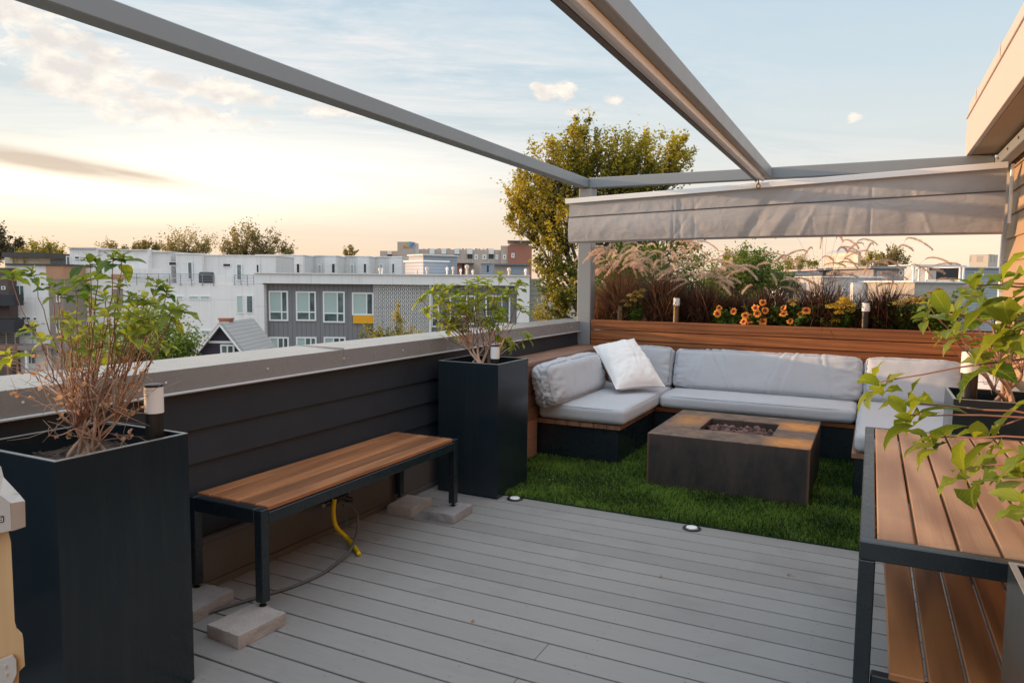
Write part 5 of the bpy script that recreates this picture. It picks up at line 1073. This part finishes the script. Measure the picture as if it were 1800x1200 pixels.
for k, (x, y0, w) in enumerate(((668, 470, 1.6), (671.5, 471, 1.2), (750.5, 468.5, 1.8), (786, 469, 1.4), (796.5, 468, 1.5), (810, 472, 1.2), (821, 465, 2.2), (831, 474, 1.2), (895, 470, 2.0), (924, 472, 1.5), (733, 474, 1.))):
    v = Bld('roof_vent', ['short pale roof vent pipe left of the pink bulkhead', 'thin roof vent pipe left of the pink bulkhead', 'white capped vent before the pink bulkhead', 'capped vent pipe left of red brick shed', 'capped vent pipe before the red brick shed', 'thin vent pipe right of the red shed', 'tallest square tan vent on the white framed roof', 'short vent pipe right of the tallest vent', 'tan capped vent near the big tree', 'vent pipe nearest the big tree', 'thin small pipe before the bulkhead'][k], 'vent', 48.5+(k % 3)*.7, x, 'roof vents on the white framed building')
    u, z1 = v.uz(x, y0); z0 = v.uz(x, 492)[1]; r = w*v.D/FPX; mb = MB(); mb.lathe((u, 0, 0), [(r, z0), (r, z1-.25), (r*1.7, z1-.22), (r*1.7, z1-.06), (.02, z1)], 10); obj('pipe', mb, M_ventw if k % 2 == 0 else M_white, v.r, local=True, auto=40)
# bulkhead of pink and blue grey siding, turned corner-on
def corner_box(label, D, pxl, pxc, pxr, ytop, ml, depth_l, rot, name='rooftop_bulkhead', cat='rooftop shed', zbot=None):
    o = W(pxc, ytop, D); th_ = thing(name, label, cat, (o[0], o[1], ZG), None, YAW+rot); wl = (pxc-pxl)*D/FPX/math.cos(rot) if True else 0
    s = abs(math.sin(rot)); c = math.cos(rot); L = (pxr-pxc)*D/FPX/c; Wd = (pxc-pxl)*D/FPX/s
    zt_ = o[2]-ZG; obj('wall', MB().box(0, L, 0, Wd, 0, zt_-.12), ml, th_, local=True); obj('parapet_coping', MB().box(-.12, L+.12, -.12, Wd+.12, zt_-.118, zt_), M_ww, th_, local=True); return th_
corner_box('boxy rooftop bulkhead with pink lit side and blue grey front', 57, 705, 744, 784, 457, M_lapb, 4, R_(38)); corner_box('larger grey box rising behind the pink bulkhead', 66, 713, 744, 800, 446.5, M_lapb, 5, R_(38))
b = Bld('shed', 'low red brick rooftop shed with dark flat roof', 'shed', 92, 800); b.blk('wall', 784, 463.5, 812, None, 0, 6, M_red); b.blk('roof', 782, 462, 832, 463.3, -.6, 6.5, M_dkroof); b.blk('wall', 815, 464, 842, None, 1, 6, M_tan)
b = Bld('shed', 'blue grey rooftop box with dark opening left of big tree', 'shed', 88, 855); b.blk('wall', 845, 463, 867, None, 0, 5, M_lapb); b.blk('door', 856, 466, 859, 478, -.05, -.005, M_dkw); b.blk('roof', 844.5, 462.2, 867.5, 462.9, -.2, 5.2, M_wg)
b = Bld('house', 'low brown house with grey roof in front of red brick block', 'house', 96, 895); b.blk('wall', 866, 465, 930, None, 0, 6, M_tan); b.blk('roof', 866, 463.5, 932, 466, -.6, 6.5, lapm('slate_roof', (.16, .17, .2), .3)); b.blk('dark_bay', 900, 467, 918, 482, -.1, -.01, M_lapb)
# tan apartment block with a square tower
b = Bld('apartment_block', 'long tan brick apartment block with square tower and coloured fan sign', 'building', 150, 800)
b.blk('wall', 668, 441, 700, None, 0, 14, M_tan); b.blk('wall', 736, 438.5, 880, None, 0, 14, M_tan); b.blk('tower', 698.5, 425, 727, None, -2, 6, M_tan); b.blk('link', 727.2, 437.5, 735.8, None, -.6, 8, M_wg); b.blk('brick_end', 880.3, 432, 893, None, -1, 12, M_tan); b.blk('brick_end', 893.2, 431, 935, None, -1.6, 12, M_red)
for x0, x1 in ((755, 763.5), (776, 784), (799, 807), (821, 830.5), (859, 868)): b.blk('white_bay', x0, 437, x1, 446.5, -.5, -.01, M_ww)
b.blk('white_bay', 681, 441.5, 688, 447, -.5, -.01, M_ww)
for x0, y0, x1, y1 in ((681, 447.3, 689, 450.5), (776, 447, 784.5, 450), (798.5, 447, 807, 450)): b.blk('balcony', x0, y0, x1, y1, -.3, -.01, M_dkw)
for x0, x1 in ((757, 760.5), (763, 770), (768.5, 772), (834, 840), (848, 855), (871, 876), (884, 890)): b.win(x0, 447.5, x1, 456, d=0 if x0 < 880 else -1, fr=.25)
for x0, x1 in ((821.5, 830.5), (859, 867.5)): b.blk('balcony', x0, 447, x1, 455, -.3, -.01, M_dkw); b.rail(x0, 455.2, x1, 460, -.5, 3, 3, M_white)
b.win(899, 445, 904.5, 453, d=-1.6, fr=.2); b.blk('roof_trellis', 892, 422.5, 935, 424, -2.5, 9, M_taupe); b.blk('roof_room', 896, 424.2, 930, 430.9, 1, 8, M_ww)
def fan(cx_, cy_, cols):
    u, z = b.uz(cx_, cy_, -2); R1 = 1.35
    for k, c in enumerate(cols):
        a0, a1 = PI*(1-k/len(cols))*1.0, PI*(1-(k+.8)/len(cols)); mb = MB(); vs = [(u+.15*math.cos(a0), -2.06, z+.15*math.sin(a0)), (u+R1*math.cos(a0), -2.06, z+R1*math.sin(a0)), (u+R1*math.cos(a1), -2.06, z+R1*math.sin(a1)), (u+.15*math.cos(a1), -2.06, z+.15*math.sin(a1))]
        mb.add(vs+[(x, y+.05, q) for x, y, q in vs], [(0, 1, 2, 3), (7, 6, 5, 4), (0, 4, 5, 1), (1, 5, 6, 2), (2, 6, 7, 3), (3, 7, 4, 0)], .5); obj('fan_blade', mb, pmat('fan_paint', c, .5), sg, local=True)
sg = b.blk('tower_sign', 711, 426, 727, 437, -2.005, -2.001, wallm('sign_panel', (.40, .36, .33))); fan(720, 436, [(.5, .22, .1), (.6, .4, .12), (.35, .45, .3), (.15, .35, .5), (.1, .16, .4), (.3, .3, .42)])
for k, x in enumerate((743, 752, 757, 766, 771, 779, 783, 787, 800, 806, 812, 818, 824, 835, 841, 848, 855)): b.blk('roof_unit', x, 436.4+(k % 3)*.4, x+3.2+(k % 2), 438.8, 2, 3, M_taupe if k % 3 else M_ww)
# right-hand neighbours seen over the planter wall
b = Bld('domed_tower', 'distant sunlit tower block with rounded top', 'tower', 380, 1508)
u0, zt_ = b.uz(1485, 443); u1, _ = b.uz(1533, 443); zb_ = 0; ze = b.uz(1508, 437)[1]; cut = (u1-u0)*.30
mb = MB(); ol = [(u0+cut*.2, 14), (u0+(u1-u0)*.5, 0), (u1-cut*.2, 10), (u1-cut*.2, 26), (u0+cut*.2, 26)]
mb.add([(x, y, 0) for x, y in ol]+[(x, y, zt_) for x, y in ol], [(i, (i+1) % 5, 5+(i+1) % 5, 5+i) for i in range(5)]+[(9, 8, 7, 6, 5)], .5); c_ = ((u0+u1)/2, 12)
M_tow, t, p = newmat('tower_windows'); x, y, z = t.sep(t.pos()); f1 = t.math('FRACT', t.math('MULTIPLY', t.math('ADD', x, y), .33)); f2 = t.math('FRACT', t.math('MULTIPLY', z, .30)); wm = t.math('MULTIPLY', t.ramp(f1, [(.4, 0.), (.45, 1.)]), t.ramp(f2, [(.45, 0.), (.5, 1.)])); t.inp(p.inputs['Base Color'], t.mix(t.math('MULTIPLY', wm, .5), (.50, .44, .36), (.22, .22, .24)))
obj('wall', mb, M_tow, b.r, local=True); mb = MB(); mb.add([(x, y, zt_+.01) for x, y in ol]+[(c_[0]+(x-c_[0])*.7, c_[1]+(y-c_[1])*.7, ze) for x, y in ol], [(i, (i+1) % 5, 5+(i+1) % 5, 5+i) for i in range(5)]+[(5, 6, 7, 8, 9)], .5); obj('roof', mb, M_lapb, b.r, local=True)
corner_box('distant tan block with rows of piers beside the house wall', 210, 1719, 1738, 1775, 446.5, M_tow, 4, R_(40), 'apartment_block', 'building')
b = Bld('white_house', 'white flat roofed house seen through the tall burgundy grass', 'house', 44, 1500); b.blk('wall', 1446, 488, 1560, None, 0, 8, stained('pale_lilac_stucco', (.50, .475, .47))); b.blk('roof', 1445, 485.6, 1561, 487.8, -.2, 8.2, M_wg); b.blk('awning_wall', 1500, 497, 1545, None, -.8, -.01, M_wg); b.win(1479, 505, 1488, 512)
b = Bld('house', 'purple grey house with small windows behind the white flat roofed house', 'house', 60, 1470); b.blk('wall', 1440, 476, 1500, None, 0, 8, lapm('mauve_siding', (.33, .29, .31), .25)); b.blk('roof', 1436, 472, 1503, 475.8, -.8, 8.5, lapm('pink_roof', (.42, .35, .33), .4)); b.win(1470, 478, 1477, 485); b.win(1483, 478, 1487, 485)
b = Bld('house', 'grey board sided house under the round topped tree', 'house', 52, 1560); b.blk('wall', 1536, 472, 1590, None, 0, 8, lapm('board_siding', (.36, .35, .37), .35, 'X', .4)); b.blk('roof', 1530, 467.5, 1594, 471.8, -.6, 8.5, M_lapg); b.win(1541, 476, 1549, 486, m=M_blind); b.win(1579, 476, 1587, 484)
b = Bld('house', 'pale low house beyond the low purple grass', 'house', 58, 1400); b.blk('wall', 1330, 484, 1440, None, 0, 8, wallm('pale_stucco', (.52, .49, .45))); b.blk('roof', 1322, 478, 1446, 483.8, -.6, 8.5, M_lapg); b.win(1402, 487, 1410, 494)
b = Bld('white_house', 'white walled house with slanted roof beyond the largest orange daisies', 'house', 34, 1370); b.blk('wall', 1376, 497, 1418, None, 0, 5, M_wg); u0, z0 = b.uz(1374, 490); u1, z1 = b.uz(1423, 519); mb = MB(); mb.add([(u0, -.3, z0), (u1, -.3, z1), (u1, 5.3, z1), (u0, 5.3, z0), (u0, -.3, z0+.12), (u1, -.3, z1+.12), (u1, 5.3, z1+.12), (u0, 5.3, z0+.12)], [(0, 3, 2, 1), (4, 5, 6, 7), (0, 1, 5, 4), (1, 2, 6, 5), (2, 3, 7, 6), (3, 0, 4, 7)], .5); obj('roof', mb, M_lapg, b.r, local=True)
b = Bld('rooftop_pavilion', 'white framed rooftop pergola with dark screen on a pale building', 'pavilion', 38, 1650)
b.blk('wall', 1608, 497, 1700, None, 0, 7, wallm('beige_stucco', (.38, .35, .31))); b.blk('coping', 1605, 494, 1702, 496.8, -.15, 7.1, M_ww)
for x, d0 in ((1606, .1), (1616, 2.2), (1629, 4.6), (1688, .1), (1694, 4.6)): b.blk('post', x, 469.5, x+2.6, 494, d0, d0+.1, M_ww)
b.blk('roof_beam', 1604, 467, 1692, 469.3, 0, .14, M_ww); b.blk('roof_beam', 1612, 466, 1700, 468, 4.6, 4.75, M_ww); b.blk('dark_screen', 1634, 471, 1686, 491.5, 3.4, 3.45, M_blkm); b.blk('white_cabinet', 1632, 475, 1646, 491.5, 3.2, 3.38, M_wg); b.blk('roof_slats', 1612, 464.8, 1690, 466.2, 1, 4, M_wg)
b = Bld('house', 'grey building beside the house wall with pale band and window', 'house', 62, 1720); b.blk('wall', 1690, 471, 1765, None, 0, 7, M_lapb); b.blk('roof', 1688, 469, 1767, 470.8, -.3, 7.3, M_ww); b.win(1712, 478, 1728, 488)
# ------------------------------------------------------------------ trees
M_bark = pmat('tree_bark', (.085, .06, .045), .9, var=.4, vscale=2, bump=.6, bscale=14)
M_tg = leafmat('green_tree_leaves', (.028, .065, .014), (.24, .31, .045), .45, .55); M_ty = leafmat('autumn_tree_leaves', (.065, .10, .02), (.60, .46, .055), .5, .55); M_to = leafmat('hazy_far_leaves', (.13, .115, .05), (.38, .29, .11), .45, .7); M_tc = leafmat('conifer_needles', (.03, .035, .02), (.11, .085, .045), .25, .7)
def tree(label, D, lobes, leaf, n, mat, seed, cs=(.13, .30), trunk=(0, 0), name='tree', group=None, tones=None, depth=1., sparse=.55, trr=None):
    """lobes: (px,py,rx,ry) ellipses at the tree's distance; leaves cluster on limb ends inside them"""
    rg = np.random.default_rng(seed); k = D/FPX; cx_ = sum(q[0] for q in lobes)/len(lobes)+trunk[0]; b0 = W(cx_, 491, D); b0[2] = ZG; th_ = thing(name, label, 'tree', tuple(b0), group)
    tr, cr_ = MB(), MB(); area = sum(q[2]*q[3] for q in lobes); zmin = min(W(q[0], q[1]+q[3], D)[2] for q in lobes); ctr0 = b0.copy(); ctr0[2] = W(cx_, sum(q[1] for q in lobes)/len(lobes), D)[2]; H_ = ctr0[2]-ZG; r = trr or max(.12, H_*.022)
    fork = b0+np.array([0, 0, H_*.62]); tr.tube(list(bez(b0, b0+[0, 0, H_*.25], fork-[0, 0, H_*.2]+rg.normal(0, .1, 3)*[1, 1, 0], fork, 8)), list(np.linspace(r*1.3, r*.85, 8)), 9)
    for li, (x, y, rx, ry) in enumerate(lobes):
        c = W(x, y, D+rg.normal(0, .25*rx*k)); nn = max(30, int(n*rx*ry/area)); ncl = max(5, int(nn/(70 if leaf*FPX/D < 3 else 55))); tb = .5 if tones is None else tones[li]; R3 = np.array([rx*k, rx*k*depth, ry*k]); limb = fork+(c-fork)*.75+rg.normal(0, .1*rx*k, 3)
        tr.tube(list(bez(fork, fork+[0, 0, (c-fork)[2]*.4], limb-(c-fork)*.2, limb, 7)), list(np.linspace(r*.6, r*.22, 7)), 7); per = nn//ncl
        for q in range(ncl):
            d = rg.normal(size=3); d /= np.linalg.norm(d); rad = rg.uniform(sparse, 1.03)**.8; cc = c+(RGT*d[0]*R3[0]+FWD*d[1]*R3[1]+np.array([0, 0, 1.])*d[2]*R3[2])*rad
            e = cc-(cc-limb)*.08; tr.tube([limb, limb+(e-limb)*.5+rg.normal(0, .05*rx*k, 3)+[0, 0, .04*ry*k], e], [r*.16, r*.09, r*.03], 4); s = (R3.mean()*rg.uniform(*cs)); dirn = nrm(((cc-limb)+np.array([0, 0, .5*R3[2]]))[None])[0]
            tt = rg.normal(0, 1, (per, 1)); P = cc+dirn*tt*s*1.15+rg.normal(0, s*.55, (per, 3)); leaf_cards(cr_, P, leaf, rg, np.clip(rg.normal(tb+rg.normal(0, .14), .16, per), 0, 1))
    obj('trunk', tr, M_bark, th_, smooth=True); obj('crown', cr_, mat, th_); return th_
tree('large loose crowned tree turning yellow behind the canopy', 30, [(1030, 262, 48, 46), (968, 290, 50, 42), (945, 350, 52, 50), (985, 385, 46, 55), (1060, 330, 60, 55), (1150, 272, 46, 42), (1190, 285, 30, 34), (1128, 312, 52, 34), (1020, 225, 22, 18), (965, 450, 40, 50), (1000, 510, 48, 55), (975, 540, 38, 40), (1185, 445, 62, 40), (1100, 440, 60, 50), (1130, 370, 70, 55), (1080, 520, 60, 50), (1095, 268, 45, 45), (1090, 320, 60, 50), (925, 335, 38, 44), (918, 385, 30, 40), (1200, 258, 24, 24), (1000, 300, 50, 50)], .13, 56000, M_ty, 41, cs=(.08, .22), tones=[.50, .55, .75, .75, .45, .92, .65, .25, .35, .22, .20, .32, .24, .12, .3, .12, .5, .3, .6, .55, .6, .45], depth=.9, sparse=.42, trunk=(-20, 0), trr=.19)
tree('dark green tree behind the half dry shrub', 21, [(262, 596, 62, 52), (215, 620, 55, 45), (300, 605, 46, 50), (250, 570, 34, 30), (325, 635, 30, 32)], .09, 11000, M_tg, 42, tones=[.75, .85, .7, .85, .6], sparse=.3)
tree('young yellow green tree left of the dark green tree', 26, [(170, 610, 30, 35), (150, 640, 35, 25)], .09, 3500, M_tg, 43, tones=[.8, .7])
tree('small tree with yellow leaves before the pierced block screen', 37, [(652, 585, 20, 20), (682, 592, 24, 18), (710, 588, 22, 18), (738, 592, 16, 14), (700, 560, 10, 26)], .10, 3000, M_ty, 44, tones=[.3, .35, .5, .75, .5], sparse=.2)
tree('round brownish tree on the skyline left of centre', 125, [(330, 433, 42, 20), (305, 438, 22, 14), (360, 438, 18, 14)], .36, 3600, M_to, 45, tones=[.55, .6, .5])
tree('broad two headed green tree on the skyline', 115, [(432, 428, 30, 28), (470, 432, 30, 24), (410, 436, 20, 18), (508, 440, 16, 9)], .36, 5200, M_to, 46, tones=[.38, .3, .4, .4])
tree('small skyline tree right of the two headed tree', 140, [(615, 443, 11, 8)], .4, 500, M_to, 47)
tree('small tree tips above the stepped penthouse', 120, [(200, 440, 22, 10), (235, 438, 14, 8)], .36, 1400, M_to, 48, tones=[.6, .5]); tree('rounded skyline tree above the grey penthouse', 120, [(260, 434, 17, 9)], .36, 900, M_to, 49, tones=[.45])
tree('dark ragged conifer at the far left edge', 105, [(-8, 425, 22, 24), (-12, 440, 30, 20)], .34, 2600, M_tc, 50, name='conifer_tree'); tree('dark conical conifer beside the cream house', 110, [(30, 428, 9, 10), (30, 440, 16, 10), (12, 438, 16, 10)], .32, 2200, M_tc, 51, name='conifer_tree')
tree('yellow green tree behind the dark rooftop shed', 95, [(70, 445, 30, 16), (95, 442, 18, 14), (52, 452, 18, 12)], .3, 3000, M_ty, 52, tones=[.35, .45, .4])
tree('dense dark green tree behind the pink plumed grasses', 25, [(1075, 505, 55, 45), (1140, 500, 55, 48), (1200, 510, 50, 40), (1245, 530, 36, 32), (1110, 460, 50, 30)], .10, 17000, M_tg, 61, tones=[.3, .4, .25, .4, .5], sparse=.2)
tree('dense green tree beyond the low purple grass', 32, [(1300, 490, 45, 40), (1345, 485, 34, 36), (1265, 500, 34, 34), (1320, 460, 30, 24), (1300, 530, 50, 30), (1385, 500, 24, 20)], .11, 16000, M_tg, 53, tones=[.5, .4, .55, .35, .5, .2], sparse=.35)
tree('upright yellow tree above the dense green tree', 60, [(1283, 456, 12, 17)], .17, 1300, M_ty, 54, tones=[.55]); tree('pale upright tree beside the yellow one', 64, [(1306, 458, 10, 14)], .17, 900, M_to, 55, tones=[.8])
tree('low yellow green tree left of the domed tower', 75, [(1398, 462, 18, 10), (1420, 466, 18, 8), (1375, 470, 16, 8)], .2, 1800, M_ty, 56, tones=[.45, .4, .5])
tree('small yellow green tree in front of domed tower', 90, [(1537, 457, 13, 12), (1520, 464, 10, 8)], .24, 1500, M_ty, 57, tones=[.5, .45]); tree('round topped tree right of the domed tower', 80, [(1567, 448, 15, 16), (1570, 462, 24, 12), (1556, 466, 14, 8)], .22, 2600, M_to, 58, tones=[.35, .3, .4])
k = 0
for x in list(range(-60, 120, 36))+list(range(500, 700, 40))+list(range(1240, 1780, 34)):
    D = random.uniform(240, 420); k += 1; h = random.uniform(6, 12); y = 487+9*x/900.
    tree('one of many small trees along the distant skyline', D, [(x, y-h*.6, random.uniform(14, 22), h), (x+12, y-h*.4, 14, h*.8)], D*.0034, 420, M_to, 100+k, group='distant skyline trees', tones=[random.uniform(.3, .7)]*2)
mb = MB(); b = Bld('slat_fence', 'low brown horizontal slat fence by the alley at the lower left', 'fence', 52, 10)
u0, z0 = b.uz(-40, 640); u1, z1 = b.uz(27, 604)
for i in range(7): mb.box(u0, u1, 0, .04, z0+(z1-z0)*i/7, z0+(z1-z0)*(i+.75)/7)
obj('slats', mb, M_planky, b.r, local=True); mb = MB()
for i in range(5): u = u0+(u1-u0)*i/4; mb.box(u-.05, u+.05, .05, .14, 0, z1); 
obj('posts', mb, M_planky, b.r, local=True)
